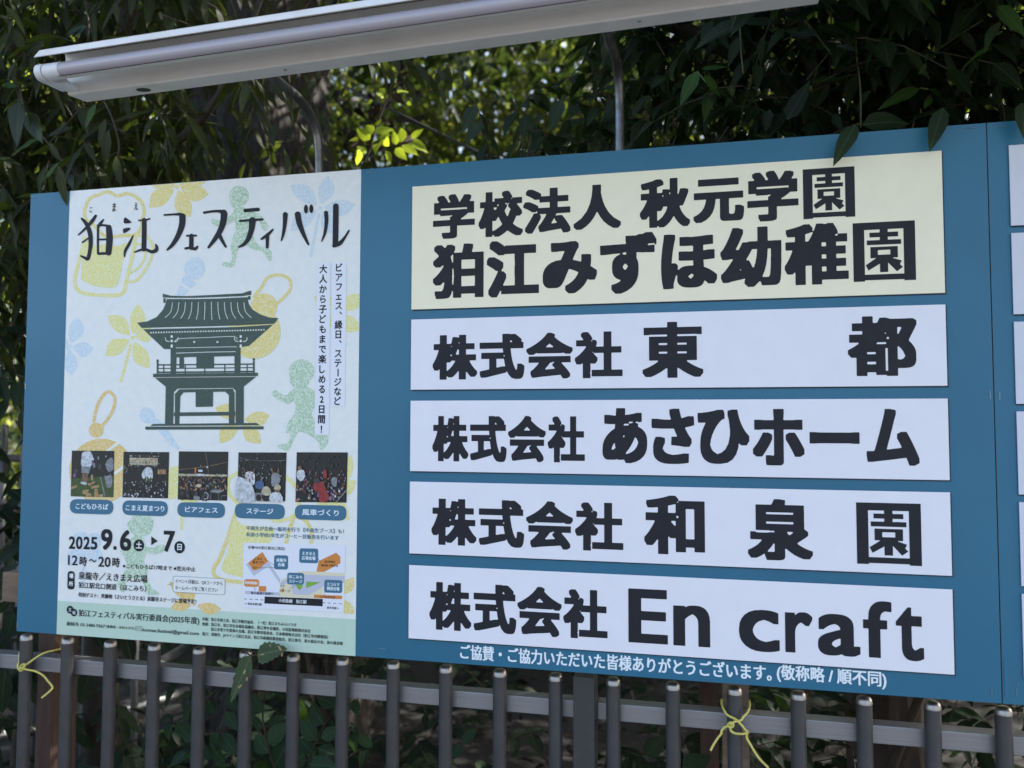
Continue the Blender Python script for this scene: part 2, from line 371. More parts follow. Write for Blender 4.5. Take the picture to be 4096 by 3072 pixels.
def line(mb, s, F, p0, p1, h, mt, bold=0, Y=None, fit=True):
    """a line of print; p0, p1 = its left and right ends at mid height, h = the height of its characters"""
    a = P2(F, *p0); b = P2(F, *p1); c = P2(F, p0[0], p0[1]-h/2); d = P2(F, p0[0], p0[1]+h/2); H = c[1]-d[1]
    v, f = text_mesh(s); x0, x1 = v[:, 0].min(), v[:, 0].max(); sy = H/GH
    zc = (a[1]+b[1])/2
    sx = (b[0]-a[0])/(x1-x0) if x1 > x0 else sy
    offs = [(0, 0)] if not bold else [(-bold, -bold*.5), (bold, -bold*.5), (-bold, bold*.5), (bold, bold*.5), (0, 0)]
    Y0 = lay() if Y is None else Y
    for i, (ox, oz) in enumerate(offs):
        mb.add([(a[0]+(q[0]-x0)*sx+ox*H, Y0-i*1.5e-6, zc+(q[1]-GC)*sy+oz*H) for q in v], f, mt)
    if bold and Y is None: LAYER[0] += 3
def char(mb, ch, F, c, h, mt, bold=0, wr=1, top=False, rot=False):
    a = P2(F, *c); H = P2(F, c[0], c[1]-h/2)[1]-P2(F, c[0], c[1]+h/2)[1]
    v, f = text_mesh(ch); s = H/GH; v = v.copy()
    cx = (v[:, 0].max()+v[:, 0].min())/2
    q = (v-np.array([cx, GC]))*s
    if rot: q = np.stack([q[:, 1], -q[:, 0]], 1)
    if top: q += np.array([.30*H, .62*H])
    Y0 = lay()
    for i, (ox, oz) in enumerate([(0, 0)] if not bold else [(-bold, 0), (bold, 0), (0, bold), (0, -bold)]):
        mb.add([(a[0]+e[0]*wr+ox*H, Y0-i*1.5e-6, a[1]+e[1]+oz*H) for e in q], f, mt)
    if bold: LAYER[0] += 2
def poly2(mb, pts, mt, Y=None):
    Y = lay() if Y is None else Y
    t = geometry.tessellate_polygon([[Vector((p[0], p[1], 0)) for p in pts]])
    fs = []
    for q in t:
        a, b, c = [pts[i] for i in q]
        fs.append(q if (b[0]-a[0])*(c[1]-a[1])-(b[1]-a[1])*(c[0]-a[0]) > 0 else q[::-1])
    mb.add([(p[0], Y, p[1]) for p in pts], fs, mt)
def blob(mb, F, pts, mt, smooth=5, closed=True):
    p = crom(pts, smooth, True) if smooth else pts
    poly2(mb, [P2(F, *q) for q in p], mt)
def stroke(mb, F, pts, w, mt, closed=False, n=7, w1=None, cap=True):
    p = crom(pts, n, closed); m_ = len(p); vs = []; Y = lay(); ws = [w]*m_
    if w1 is not None: ws = list(np.interp(np.linspace(0, 1, m_), np.linspace(0, 1, len(w1)), w1)) if hasattr(w1, '__len__') else list(np.linspace(w, w1, m_))
    for i in range(m_):
        d = p[(i+1) % m_ if closed else min(i+1, m_-1)]-p[(i-1) % m_ if closed else max(i-1, 0)]
        d = d/(np.linalg.norm(d)+1e-9); nn = np.array([-d[1], d[0]])*ws[i]/2
        for q in (p[i]+nn, p[i]-nn): x, z = P2(F, *q); vs.append((x, Y, z))
    fs = [(2*i, 2*i+1, 2*i+3, 2*i+2) for i in range(m_-1)]
    if closed: fs.append((2*m_-2, 2*m_-1, 1, 0))
    mb.add(vs, fs, mt)
    if cap and not closed:
        for i in (0, m_-1): disc(mb, F, p[i], ws[i]/2, mt)
def disc(mb, F, c, r, mt, ry=None, n=18, rot=0):
    ry = ry or r; cr, sr = math.cos(rot), math.sin(rot)
    pts = [(c[0]+r*math.cos(t)*cr-ry*math.sin(t)*sr, c[1]+r*math.cos(t)*sr+ry*math.sin(t)*cr) for t in np.linspace(0, 2*math.pi, n, endpoint=False)]
    poly2(mb, [P2(F, *q) for q in pts], mt)
def quad(mb, F, pts, mt): poly2(mb, [P2(F, *q) for q in pts], mt)
def rrect(mb, F, c, mt, r):     # rounded quadrilateral, corners c in order
    out = []; c = [np.array(q, float) for q in c]
    for i in range(4):
        a, b, d = c[i-1], c[i], c[(i+1) % 4]; u = (a-b)/np.linalg.norm(a-b); v = (d-b)/np.linalg.norm(d-b)
        p0, p2 = b+u*r, b+v*r
        for t in np.linspace(0, 1, 6): out.append((1-t)**2*p0+2*t*(1-t)*b+t*t*p2)
    poly2(mb, [P2(F, *q) for q in out], mt)
def petal(mb, F, c, tip, w, mt, r0=.14):
    c = np.array(c, float); t = np.array(tip, float); d = t-c; L = np.linalg.norm(d); d /= L; n = np.array([-d[1], d[0]])
    pr = [(r0, .10), (.28, .55), (.45, .9), (.6, 1.), (.75, .85), (.9, .42), (1, .04)]
    up = [c+d*L*a+n*w*b*.62 for a, b in pr]; dn = [c+d*L*a-n*w*b*.38 for a, b in pr][::-1]
    blob(mb, F, up+dn, mt, 3)
def clip_board(mb, x0=0.0005, x1=.6505, z1=.9095, z0=0.0005):
    mb.v = [(min(max(v[0], x0), x1), v[1], min(max(v[2], z0), z1)) for v in mb.v]

# ================================================================= the ground
def ground():
    n = 90; xs = np.sign(np.linspace(-1, 1, n))*np.abs(np.linspace(-1, 1, n))**2.6*250; ys = xs.copy()
    vs = []; 
    for y in ys:
        for x in xs:
            z = -ZB
            if y > .6 and abs(x) < 30 and y < 30: z += .05*math.sin(x*1.7+y)*min(1, (y-.6)/2)+.03*RNG.randn()*min(1, (y-.6))+.02
            vs.append((x, y, z))
    fs = [(j*n+i, j*n+i+1, (j+1)*n+i+1, (j+1)*n+i) for j in range(n-1) for i in range(n-1)]
    b = MB(); b.add(vs, fs, 'soil'); o = b.build('ground', None, True); tag(o, kind='structure')
    b = MB(); b.box((-60, -40, -ZB-.1), (60, -.06, -ZB+.10), 'pave'); o = b.build('pavement'); tag(o, kind='structure')
    b = MB(); b.box((-60, -.06, -ZB-.1), (60, .16, -ZB+.13), 'pave', .01); o = b.build('kerb'); tag(o, kind='structure')
ground()

# ================================================================= fence, posts, boards
def fence():
    t = empty('steel_fence', (.8, .05, -ZB+.13)); tag(t, 'dark grey steel fence of round bars with shiny domed caps under the blue boards', 'fence')
    yb = .045; r = .0125; top = -.0175
    b = MB(); b.tube([(0, 0, -ZB+.13), (0, 0, top-.011)], r, 'bar', 20); body = None
    c = MB()
    for k in range(6):
        pass
    prof = [(r+.0003, top-.0125), (r+.0003, top-.0108), (r+.0001, top-.0100), (r*.985, top-.0075), (r*.93, top-.0048), (r*.80, top-.0024), (r*.60, top-.0009), (r*.3, top-.0002), (0.0005, top)]
    n = 20; vs = [(a*math.cos(2*math.pi*k/n), a*math.sin(2*math.pi*k/n), z) for a, z in prof for k in range(n)]
    c.add(vs, [(i*n+k, i*n+(k+1) % n, (i+1)*n+(k+1) % n, (i+1)*n+k) for i in range(len(prof)-1) for k in range(n)], 'cap')
    first = None; i = -6
    xs = [-.0130+.1030*k for k in range(-7, 32)]
    for x in xs:
        if first is None:
            o = b.build('bar', t, 'auto'); cp = c.build('cap', o, True)
            first = (o, cp); base = o.location.copy(); o.location = base+Vector((x, yb, 0)); cp.location = (0, 0, 0)
        else:
            o = first[0].copy(); COL.objects.link(o); o.parent = t; o.location = base+Vector((x, yb, 0))
            q = first[1].copy(); COL.objects.link(q); q.parent = o; q.location = (0, 0, 0)
    for x0, x1 in ((-1.6, 1.0495), (1.0905, 3.9)):
        b = MB(); b.box((x0, .0578, -.0985), (x1, .088, -.0685), 'rail', .0015); b.build('top_rail', t)
        b = MB(); b.box((x0, .0578, -.86), (x1, .088, -.83), 'rail', .0015); b.build('bottom_rail', t)
    b = MB(); b.box((1.0510, .0300, -ZB+.13), (1.0885, .0800, -.0170), 'flat', .0012); b.build('flat_post', t)
    b = MB(); b.box((1.0497, .0560, -.1005), (1.0905, .0895, -.0665), 'flat', .001); b.build('bracket', t)
fence()

def post(x0, x1, y0, y1, top, m_, label, seed=0):
    b = MB(); n = 14; vs = []
    for i in range(n+1):
        z = -ZB+(top+ZB)*i/n; 
        for (x, y) in ((x0, y0), (x1, y0), (x1, y1), (x0, y1)): vs.append((x+RNG.randn()*.0006, y+RNG.randn()*.0006, z))
    fs = [(i*4+k, i*4+(k+1) % 4, (i+1)*4+(k+1) % 4, (i+1)*4+k) for i in range(n) for k in range(4)]+[(n*4, n*4+1, n*4+2, n*4+3), (3, 2, 1, 0)]
    b.add(vs, fs, m_); o = b.build('wooden_post', None, False, loc=((x0+x1)/2, y0, -ZB))
    tag(o, label, 'post', 'brown wooden posts behind the fence')
pa, pb = at(150, 2700, .094)[0], at(212, 2700, .094)[0]
post(pa, pb, .094, .164, .86, 'wood', 'brown square wooden post behind the fence at the far left, tied with yellow wire')
pa, pb = at(2888, 2850, .094)[0], at(2996, 2850, .094)[0]
post(pa, pb, .094, .150, .86, 'wood2', 'greyish brown wooden post hidden behind the fence bar with the right yellow wire')
pa, pb = at(2801, 2850, .34)[0], at(2874, 2850, .34)[0]
post(pa, pb, .34, .40, .5, 'wood', 'dark reddish brown post standing deep in shade left of the right yellow wire')

def board(x0, x1, label, main):
    t = empty('notice_board', ((x0+x1)/2, 0, 0)); tag(t, label, 'notice board', 'blue notice boards along the fence')
    nx, nz = 40, 24; vs = []; xs = np.linspace(x0, x1, nx); zs = np.linspace(0, .91, nz)
    for z in zs:
        for x in xs:
            e = min((x-x0), (x1-x))
            vs.append((x, .0002*math.sin(x*9+z*5), z))
    b = MB(); b.add(vs, [(j*nx+i, j*nx+i+1, (j+1)*nx+i+1, (j+1)*nx+i) for j in range(nz-1) for i in range(nx-1)], 'blue'); b.build('blue_sheet', t, True)
    b = MB(); b.box((x0, .0012, .0), (x1, .012, .91), 'ply'); b.build('plywood_panel', t)
    for z in ((.055, .115), (.80, .86)):
        b = MB(); b.box((x0-(.052 if main and z[0] < .3 else -.01), .0125, z[0]), (x1-.003, .0425, z[1]), 'wood2', .001); b.build('beam', t)
    return t
def staple(t, F, x, y, dx, dz):
    p = P2(F, x, y); b = MB(); b.tube([(p[0]-dx, .0, p[1]-dz), (p[0]-dx, -.0011, p[1]-dz), (p[0]+dx, -.0011, p[1]+dz), (p[0]+dx, .0, p[1]+dz)], .00035, 'staple', 6); b.build('staple', t)
NB = board(-.0977, 1.7212, 'large blue notice board carrying the festival poster and five sponsor plates', True)
for q in ((132, 787, .005, 0), (1478, 690, .0055, 0), (103, 1545, 0, .005), (70, 2500, 0, .005), (1530, 2595, .0055, 0), (3882, 513, .007, 0),
          (3966, 2764, 0, .006), (3960, 1580, 0, .006)): staple(NB, 'X', *q)
NB2 = board(1.7228, 3.5426, 'second blue notice board continuing beyond the seam at the right edge', False)
for q in ((4006, 506, .007, 0), (3998, 1584, 0, .006), (4066, 2764, 0, .006), (4070, 2735, 0, .003)): staple(NB2, 'X', *q)
b = MB(); a_ = P2('X', 4015, 2640); c_ = P2('X', 4038, 2790)
b.box((a_[0], -.0008, c_[1]), (c_[0], -.0002, a_[1]), 'tape'); b.build('clear_tape', NB2)

# ================================================================= sponsor plates
def plate(x0, x1, z0, z1, m_, name, label, group):
    t = empty(name, ((x0+x1)/2, 0, (z0+z1)/2)); tag(t, label, 'sign plate', group)
    b = MB(); b.box((x0, -.0034, z0), (x1, -.0018, z1), m_, .0003); b.build('panel', t)
    b = MB(); b.box((x0+.0015, -.0016, z0-.0019), (x1+.0021, -.0004, z1-.0015), 'back'); b.build('shadow_edge', t)  # dark sheet added right and below, imitating the plate's shadow
    return t
SX0, SX1 = 1.1601*.6511, 2.5418*.6511
KS = [('株', .7977, .8820), ('式', .8865, .9693), ('会', .9730, 1.0560), ('社', 1.0600, 1.1432)]
Z6 = .6511
ROWS = [
 (.981*Z6, 1.3349*Z6, 'cream', 'cream sponsor plate with two lines of black characters at the top of the board',
  [('学', .7963, .8764, .7676, .8496), ('校', .8836, .9659, .7666, .8496), ('法', .9669, 1.0524, .7680, .8496), ('人', 1.0582, 1.1412, .7712, .8500),
   ('秋', 1.1743, 1.2592, .7680, .8531), ('元', 1.2651, 1.3485, .7722, .8468), ('学', 1.3539, 1.4357, .7690, .8542), ('園', 1.4432, 1.5236, .7692, .8529),
   ('狛', .7971, .8935, .6566, .7570), ('江', .8995, .9956, .6560, .7583), ('み', 1.0025, 1.0991, .6587, .7516), ('ず', 1.1048, 1.2024, .6551, .7610),
   ('ほ', 1.2099, 1.3032, .6600, .7546), ('幼', 1.3090, 1.4077, .6590, .7604), ('稚', 1.4125, 1.5119, .6592, .7607), ('園', 1.5192, 1.6129, .6612, .7580)]),
 (.7531*Z6, .9525*Z6, 'white', 'white sponsor plate directly below the cream one, its last two characters set far apart',
  [(c, a, b_, .5083, .5896) for c, a, b_ in KS]+[('東', 1.1774, 1.2790, .5075, .6034), ('都', 1.5084, 1.6118, .5069, .6042)]),
 (.5242*Z6, .7221*Z6, 'white', 'white sponsor plate in the middle of the five, ending in six large kana',
  [('株', .7983, .8662, .3602, .4421), ('式', .8695, .9371, .3601, .4421), ('会', .9398, 1.0079, .3610, .4422), ('社', 1.0116, 1.0772, .3610, .4416),
   ('あ', 1.1080, 1.1846, .3613, .4559), ('さ', 1.1920, 1.2631, .3609, .4548), ('ひ', 1.2689, 1.3524, .3621, .4532), ('ホ', 1.3580, 1.4390, .3609, .4540),
   ('ー', 1.4472, 1.5236, .3974, .4161), ('ム', 1.5338, 1.6118, .3634, .4538)]),
 (.295*Z6, .4949*Z6, 'white', 'white sponsor plate second from the bottom, ending in three widely spaced characters',
  [(c, a, b_, .2098, .2926) for c, a, b_ in KS]+[('和', 1.1787, 1.2791, .2086, .3074), ('泉', 1.3482, 1.4495, .2057, .3055), ('園', 1.5164, 1.6120, .2055, .3034)]),
 (.061*Z6, .2627*Z6, 'white', 'white sponsor plate at the bottom reading En craft in Latin letters',
  [('株', .7950, .8733, .0585, .1431), ('式', .8776, .9554, .0587, .1435), ('会', .9576, 1.0360, .0585, .1434), ('社', 1.0391, 1.1156, .0590, .1425),
   ('E', 1.1511, 1.2170, .0580, .1485), ('n', 1.2261, 1.2861, .0577, .1252), ('c', 1.3323, 1.3962, .0562, .1239), ('r', 1.4048, 1.4470, .0583, .1236),
   ('a', 1.4550, 1.5189, .0575, .1236), ('f', 1.5234, 1.5660, .0583, .1476), ('t', 1.5719, 1.6121, .0570, .1400)])]
for z0, z1, m_, lb, gl in ROWS:
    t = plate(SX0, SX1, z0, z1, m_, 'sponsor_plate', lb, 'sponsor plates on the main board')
    mb = MB()
    for ch, x0, x1, a_, c_ in gl:
        kw = {}
        if ord(ch) < 128: kw = dict(ax=.024, ay=.018, g=.02)
        elif '\u3040' <= ch <= '\u30ff': kw = dict(ax=.050, ay=.036)
        elif ch in '人元江': kw = dict(ax=.052, ay=.036)
        put_heavy(mb, ch, x0, x1, a_, c_, -.0037, 'ink', **kw)
    mb.build('lettering', t)
for i in range(6):
    z1 = .8702-.1402*i
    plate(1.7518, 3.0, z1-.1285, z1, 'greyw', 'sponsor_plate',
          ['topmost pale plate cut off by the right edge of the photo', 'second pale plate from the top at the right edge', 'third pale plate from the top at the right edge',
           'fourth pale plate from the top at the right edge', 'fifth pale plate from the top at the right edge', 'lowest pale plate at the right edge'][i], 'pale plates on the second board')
mb = MB(); line(mb, 'ご協賛・ご協力いただいた皆様ありがとうございます。', 'X', (1842, 2613), (3085, 2688), 54, 'whiteink', .03, Y=-.0008)
mb.build('thanks_lettering', NB)
mb = MB(); line(mb, '(敬称略 / 順不同)', 'X', (3108, 2690), (3544, 2716), 56, 'whiteink', .03, Y=-.0008)
mb.build('footnote_lettering', NB)

# ================================================================= the poster
PO = empty('festival_poster', (.3255, 0, 0)); tag(PO, 'tall festival poster with a dark green temple gate on pale paper', 'poster')
BASE = [None]
def part(name, mb, clip=True, parent=None, label=None):
    if BASE[0] is None: 
        if name == 'temple_gate_print': BASE[0] = LAYER[0]+2
    if BASE[0] is not None: LAYER[0] = BASE[0]
    if clip: clip_board(mb)
    o = mb.build(name, parent or PO)
    if label: o['label'] = label
    return o
b = MB(); b.box((0, -.0006, 0), (.6511, -.0003, .91), 'paper'); b.build('paper', PO)
mb = MB(); quad(mb, 'Z2', [(341, 1040), (2097, 1143), (2095, 1367), (336, 1235)], 'footer')
z = .0415+.0115; mb = MB(); zt = P2('Z2', 1200, 1090)[1]; poly2(mb, [(0, .0), (.6511, .0), (.6511, zt), (0, zt)], 'footer'); part('footer_band', mb, False)

def pinwheel(F, c, tips, w, mt, stick=None, dot=12):
    mb = MB()
    for t in tips: petal(mb, F, c, t, w, mt)
    disc(mb, F, c, dot, mt)
    if stick: stroke(mb, F, [(c[0]+(stick[0]-c[0])*.14, c[1]+(stick[1]-c[1])*.14), stick], 17, mt)
    part('pinwheel_print', mb)
pinwheel('Z1', (1890, 268), [(1935, 80), (1715, 135), (1718, 405), (2000, 425), (2095, 248)], 95, 'pblu', (1835, 550))
pinwheel('Z1', (415, 1085), [(460, 912), (552, 1100), (430, 1255), (385, 1090)], 90, 'pblu')
pinwheel('Z1', (1045, 145), [(885, 265), (1125, 320), (1232, 185)], 100, 'pyel')
mb = MB(); blob(mb, 'Z1', [(895, 140), (960, 120), (1025, 122), (1030, 148), (950, 155)], 'pyel', 4); blob(mb, 'Z1', [(1065, 118), (1150, 112), (1215, 118), (1150, 145), (1075, 150)], 'pyel', 4); part('pinwheel_print', mb)
pinwheel('Z1', (783, 1035), [(818, 838), (638, 905), (625, 1142), (882, 1212), (900, 985)], 92, 'pylw', (716, 1290))
pinwheel('Z1', (1425, 1520), [(1590, 1490), (1272, 1446), (1300, 1655), (1540, 1655)], 88, 'pyel')
pinwheel('Z1', (1985, 880), [(2130, 775), (2128, 990), (1900, 985), (1855, 790)], 92, 'pylw')
pinwheel('Z2', (1145, 1060), [(1000, 925), (1090, 900), (1305, 1085), (1010, 1080)], 70, 'pgold', None, 8)
pinwheel('Z2', (500, 720), [(590, 640), (440, 640), (410, 830), (610, 790)], 90, 'pblu', (490, 950))
pinwheel('Z2', (1950, 400), [(2100, 330), (2075, 180), (2060, 560), (1900, 540)], 90, 'pylw')
pinwheel('Z2', (1990, 1010), [(2085, 900), (2090, 1110), (1900, 900)], 70, 'pyel')
pinwheel('Z2', (1080, 330), [(1010, 250), (1000, 440), (1160, 520), (930, 300)], 90, 'pylw', (1072, 610))

mb = MB()     # beer mug, upper left
stroke(mb, 'Z1', [(500, 440), (486, 520), (458, 620), (443, 700), (466, 758), (540, 778), (680, 784), (732, 762), (748, 690), (790, 520), (800, 440)], 22, 'pylw')
stroke(mb, 'Z1', [(512, 340), (500, 290), (530, 215), (585, 190), (640, 174), (695, 196), (760, 184), (830, 225), (852, 290), (838, 345), (840, 375), (800, 425), (720, 432), (640, 440), (595, 415), (560, 375), (512, 340)], 20, 'pyel')
blob(mb, 'Z1', [(508, 470), (560, 490), (640, 482), (700, 492), (752, 478), (725, 590), (700, 705), (660, 738), (560, 728), (495, 700), (480, 665)], 'pylw')
stroke(mb, 'Z1', [(800, 432), (862, 436), (898, 480), (900, 540), (872, 610), (830, 672), (790, 702), (745, 700)], 18, 'pylw')
stroke(mb, 'Z1', [(790, 478), (838, 486), (860, 515), (855, 565), (820, 620), (762, 656)], 14, 'pylw')
part('beer_mug_print', mb)
mb = MB()     # beer mug, lower right
stroke(mb, 'Z2', [(1410, 455), (1360, 620), (1300, 780), (1262, 850), (1290, 905), (1440, 930)], 24, 'pyel')
blob(mb, 'Z2', [(1375, 565), (1440, 590), (1540, 600), (1620, 620), (1560, 760), (1480, 900), (1420, 895), (1310, 855), (1345, 740)], 'pylw')
stroke(mb, 'Z2', [(1400, 455), (1352, 400), (1352, 320), (1400, 285), (1430, 270)], 22, 'pylw')
stroke(mb, 'Z2', [(1680, 300), (1730, 345), (1770, 420), (1740, 530), (1650, 565), (1600, 550)], 24, 'pylw')
stroke(mb, 'Z2', [(1740, 540), (1800, 560), (1835, 620), (1838, 700)], 22, 'pyel'); stroke(mb, 'Z2', [(1730, 560), (1700, 640), (1690, 700)], 22, 'pyel')
part('beer_mug_print', mb)
def yoyo(F, loop, knot, kr, c, r, mt):
    mb = MB(); stroke(mb, F, loop, 19, mt); disc(mb, F, knot, kr, mt); disc(mb, F, c, r, mt, n=36); return mb
mb = yoyo('Z1', [(1500, 790), (1545, 735), (1580, 680), (1650, 664), (1708, 690), (1712, 750), (1660, 810), (1612, 845)], (1560, 850), 78, (1500, 1000), 158, 'pyel'); part('water_balloon_print', mb)
mb = yoyo('Z2', [(555, -20), (572, -100), (610, -175), (650, -195), (680, -150), (660, -70), (605, 5)], (570, 30), 44, (600, 270), 190, 'pgold')
stroke(mb, 'Z2', [(560, 195), (640, 150), (706, 98)], 16, 'paper'); stroke(mb, 'Z2', [(640, 300), (700, 270), (760, 215)], 16, 'paper'); part('water_balloon_print', mb)
mb = MB(); disc(mb, 'Z1', (1150, 625), 60, 'pblu', 68, rot=.2); quad(mb, 'Z1', [(1090, 665), (1158, 712), (1128, 742), (1068, 702)], 'pblu'); quad(mb, 'Z1', [(1062, 722), (1112, 755), (1070, 810), (1035, 790)], 'pblu')
part('microphone_print', mb)
mb = MB(); disc(mb, 'Z1', (870, 1492), 44, 'pblu', 50, rot=-.5); blob(mb, 'Z1', [(900, 1540), (935, 1512), (1000, 1590), (1040, 1650), (1058, 1694), (1010, 1668), (950, 1600)], 'pblu', 3); part('microphone_print', mb)
mb = MB(); disc(mb, 'Z1', (1412, 198), 58, 'pgrn', 60); disc(mb, 'Z1', (1395, 238), 36, 'pgrn', 34)
blob(mb, 'Z1', [(1392, 262), (1372, 300), (1335, 332), (1285, 340), (1260, 330), (1247, 345), (1260, 366), (1300, 378), (1352, 362), (1385, 345), (1392, 400), (1375, 440), (1362, 500), (1372, 545),
                 (1362, 590), (1325, 588), (1312, 604), (1335, 616), (1378, 614), (1392, 570), (1402, 525), (1420, 500), (1450, 490), (1500, 515), (1550, 525), (1572, 560), (1590, 580), (1606, 568), (1598, 520),
                 (1560, 500), (1522, 485), (1496, 440), (1482, 380), (1500, 345), (1535, 352), (1550, 395), (1570, 400), (1582, 382), (1568, 350), (1530, 305), (1470, 288), (1436, 262)], 'pgrn', 3)
part('running_child_print', mb)
mb = MB(); disc(mb, 'Z1', (1780, 1232), 76, 'pgrn', 72); disc(mb, 'Z1', (1768, 1285), 58, 'pgrn', 48)
blob(mb, 'Z1', [(1750, 1325), (1715, 1350), (1690, 1372), (1650, 1360), (1628, 1342), (1607, 1352), (1618, 1382), (1660, 1410), (1700, 1424), (1738, 1408), (1742, 1470), (1700, 1535), (1690, 1592), (1712, 1596),
                 (1700, 1655), (1655, 1662), (1640, 1680), (1700, 1700), (1722, 1660), (1760, 1592), (1800, 1596), (1850, 1624), (1880, 1650), (1888, 1690), (1905, 1694), (1934, 1650), (1932, 1610), (1880, 1598), (1858, 1530),
                 (1840, 1480), (1860, 1430), (1868, 1370), (1840, 1335), (1800, 1322)], 'pgrn', 3)
part('running_child_print', mb)
mb = MB(); disc(mb, 'Z2', (828, 575), 58, 'pgrn', 50); blob(mb, 'Z2', [(752, 590), (790, 545), (860, 520), (905, 560), (900, 610), (870, 650), (800, 655)], 'pgrn', 3)
blob(mb, 'Z2', [(800, 655), (770, 670), (735, 705), (712, 745), (738, 790), (752, 832), (728, 880), (745, 900), (700, 920), (700, 965), (735, 985), (745, 930), (800, 900), (850, 940), (872, 1000), (935, 998), (938, 985), (900, 960),
                 (868, 900), (872, 850), (850, 800), (870, 755), (905, 762), (960, 748), (978, 712), (940, 704), (910, 722), (868, 715), (848, 665)], 'pgrn', 3)
part('running_child_print', mb)

# the temple gate
mb = MB(); G = 'gate'
blob(mb, 'Z1', [(962, 774), (1010, 786), (1100, 788), (1220, 783), (1350, 776), (1430, 772), (1470, 758), (1484, 757), (1484, 781), (1430, 789), (1300, 794), (1150, 799), (1030, 799), (962, 797)], G, 0)
quad(mb, 'Z1', [(965, 801), (980, 801), (980, 828), (965, 828)], G); quad(mb, 'Z1', [(1464, 788), (1480, 788), (1480, 810), (1464, 810)], G)
blob(mb, 'Z1', [(986, 805), (1150, 806), (1300, 802), (1462, 794), (1470, 835), (1492, 868), (1540, 898), (1590, 914), (1645, 919), (1620, 952), (1400, 962), (1200, 968), (1000, 972), (838, 977), (810, 945),
                 (870, 938), (925, 912), (962, 870), (978, 835)], G, 0)
blob(mb, 'Z1', [(845, 983), (1100, 978), (1400, 970), (1612, 957), (1470, 1083), (1422, 1090), (1200, 1096), (1010, 1101), (970, 1101)], G, 0)
W_ = 'paper'
for i in range(12):
    x = 1015+i*39; k = (i-5.5)/5.5
    stroke(mb, 'Z1', [(x-4*k, 822+abs(k)*4), (x+6*k, 880), (x+40*k, 930-abs(k)*14)], 3.2, W_, cap=False)
for i in range(44): quad(mb, 'Z1', [(888+i*15.5, 1000-i*.38), (896+i*15.5, 1000-i*.38), (896+i*15.5, 1008-i*.38), (888+i*15.5, 1008-i*.38)], W_)
quad(mb, 'Z1', [(1008, 1101), (1422, 1091), (1420, 1250), (1385, 1250), (1385, 1120), (1045, 1130), (1040, 1250), (1008, 1250)], G)
quad(mb, 'Z1', [(1385, 1120), (1385, 1142), (1045, 1150), (1045, 1130)], G)
quad(mb, 'Z1', [(1160, 1146), (1265, 1144), (1265, 1215), (1160, 1215)], G); quad(mb, 'Z1', [(1060, 1150), (1088, 1150), (1088, 1215), (1060, 1215)], G)
for x in (1015, 1422):
    stroke(mb, 'Z1', [(x-38, 1033), (x-32, 1052), (x-14, 1056)], 4, W_); stroke(mb, 'Z1', [(x+38, 1033), (x+32, 1052), (x+14, 1056)], 4, W_)
    quad(mb, 'Z1', [(x-6, 1020), (x+6, 1020), (x+6, 1034), (x-6, 1034)], W_); quad(mb, 'Z1', [(x-6, 1046), (x+6, 1046), (x+6, 1060), (x-6, 1060)], W_); quad(mb, 'Z1', [(x-6, 1074), (x+6, 1074), (x+6, 1092), (x-6, 1092)], W_)
for x in (1148, 1285): quad(mb, 'Z1', [(x-5, 1054), (x+5, 1054), (x+5, 1064), (x-5, 1064)], W_)
stroke(mb, 'Z1', [(1040, 1060), (1052, 1040), (1220, 1033), (1385, 1026), (1398, 1046)], 3, W_, n=2); stroke(mb, 'Z1', [(1040, 1094), (1230, 1090), (1395, 1086)], 3, W_)
stroke(mb, 'Z1', [(1042, 1125), (1220, 1119), (1390, 1116)], 3.5, W_)
for y, w_ in ((1192, 8), (1213, 6), (1236, 10)): stroke(mb, 'Z1', [(930, y+2), (1210, y), (1502, y-3)], w_, G, n=2, cap=False)
for x in (932, 968, 1095, 1210, 1328, 1460, 1499): stroke(mb, 'Z1', [(x, 1172 if x in (932, 1499) else 1190), (x, 1245)], 11 if x in (932, 1499) else 7, G, n=2, cap=False)
disc(mb, 'Z1', (932, 1170), 7, G, 9); disc(mb, 'Z1', (1499, 1162), 7, G, 9)
quad(mb, 'Z1', [(905, 1246), (1523, 1240), (1523, 1260), (905, 1267)], G)
quad(mb, 'Z1', [(916, 1270), (1512, 1264), (1440, 1322), (985, 1327)], G)
quad(mb, 'Z1', [(980, 1322), (1440, 1318), (1440, 1542), (1392, 1542), (1392, 1345), (1375, 1330), (1050, 1334), (1028, 1355), (1024, 1544), (975, 1544)], G)
blob(mb, 'Z1', [(1034, 1542), (1034, 1365), (1060, 1338), (1375, 1334), (1386, 1358), (1386, 1542), (1352, 1542), (1352, 1372), (1330, 1352), (1085, 1356), (1066, 1380), (1060, 1542)], G, 0)
quad(mb, 'Z1', [(1156, 1350), (1260, 1348), (1258, 1440), (1156, 1442)], G)
quad(mb, 'Z1', [(1028, 1474), (1390, 1470), (1390, 1492), (1028, 1496)], G)
quad(mb, 'Z1', [(905, 1542), (1515, 1536), (1535, 1550), (888, 1554)], G); quad(mb, 'Z1', [(860, 1558), (1557, 1556), (1557, 1574), (860, 1576)], G)
part('temple_gate_print', mb)

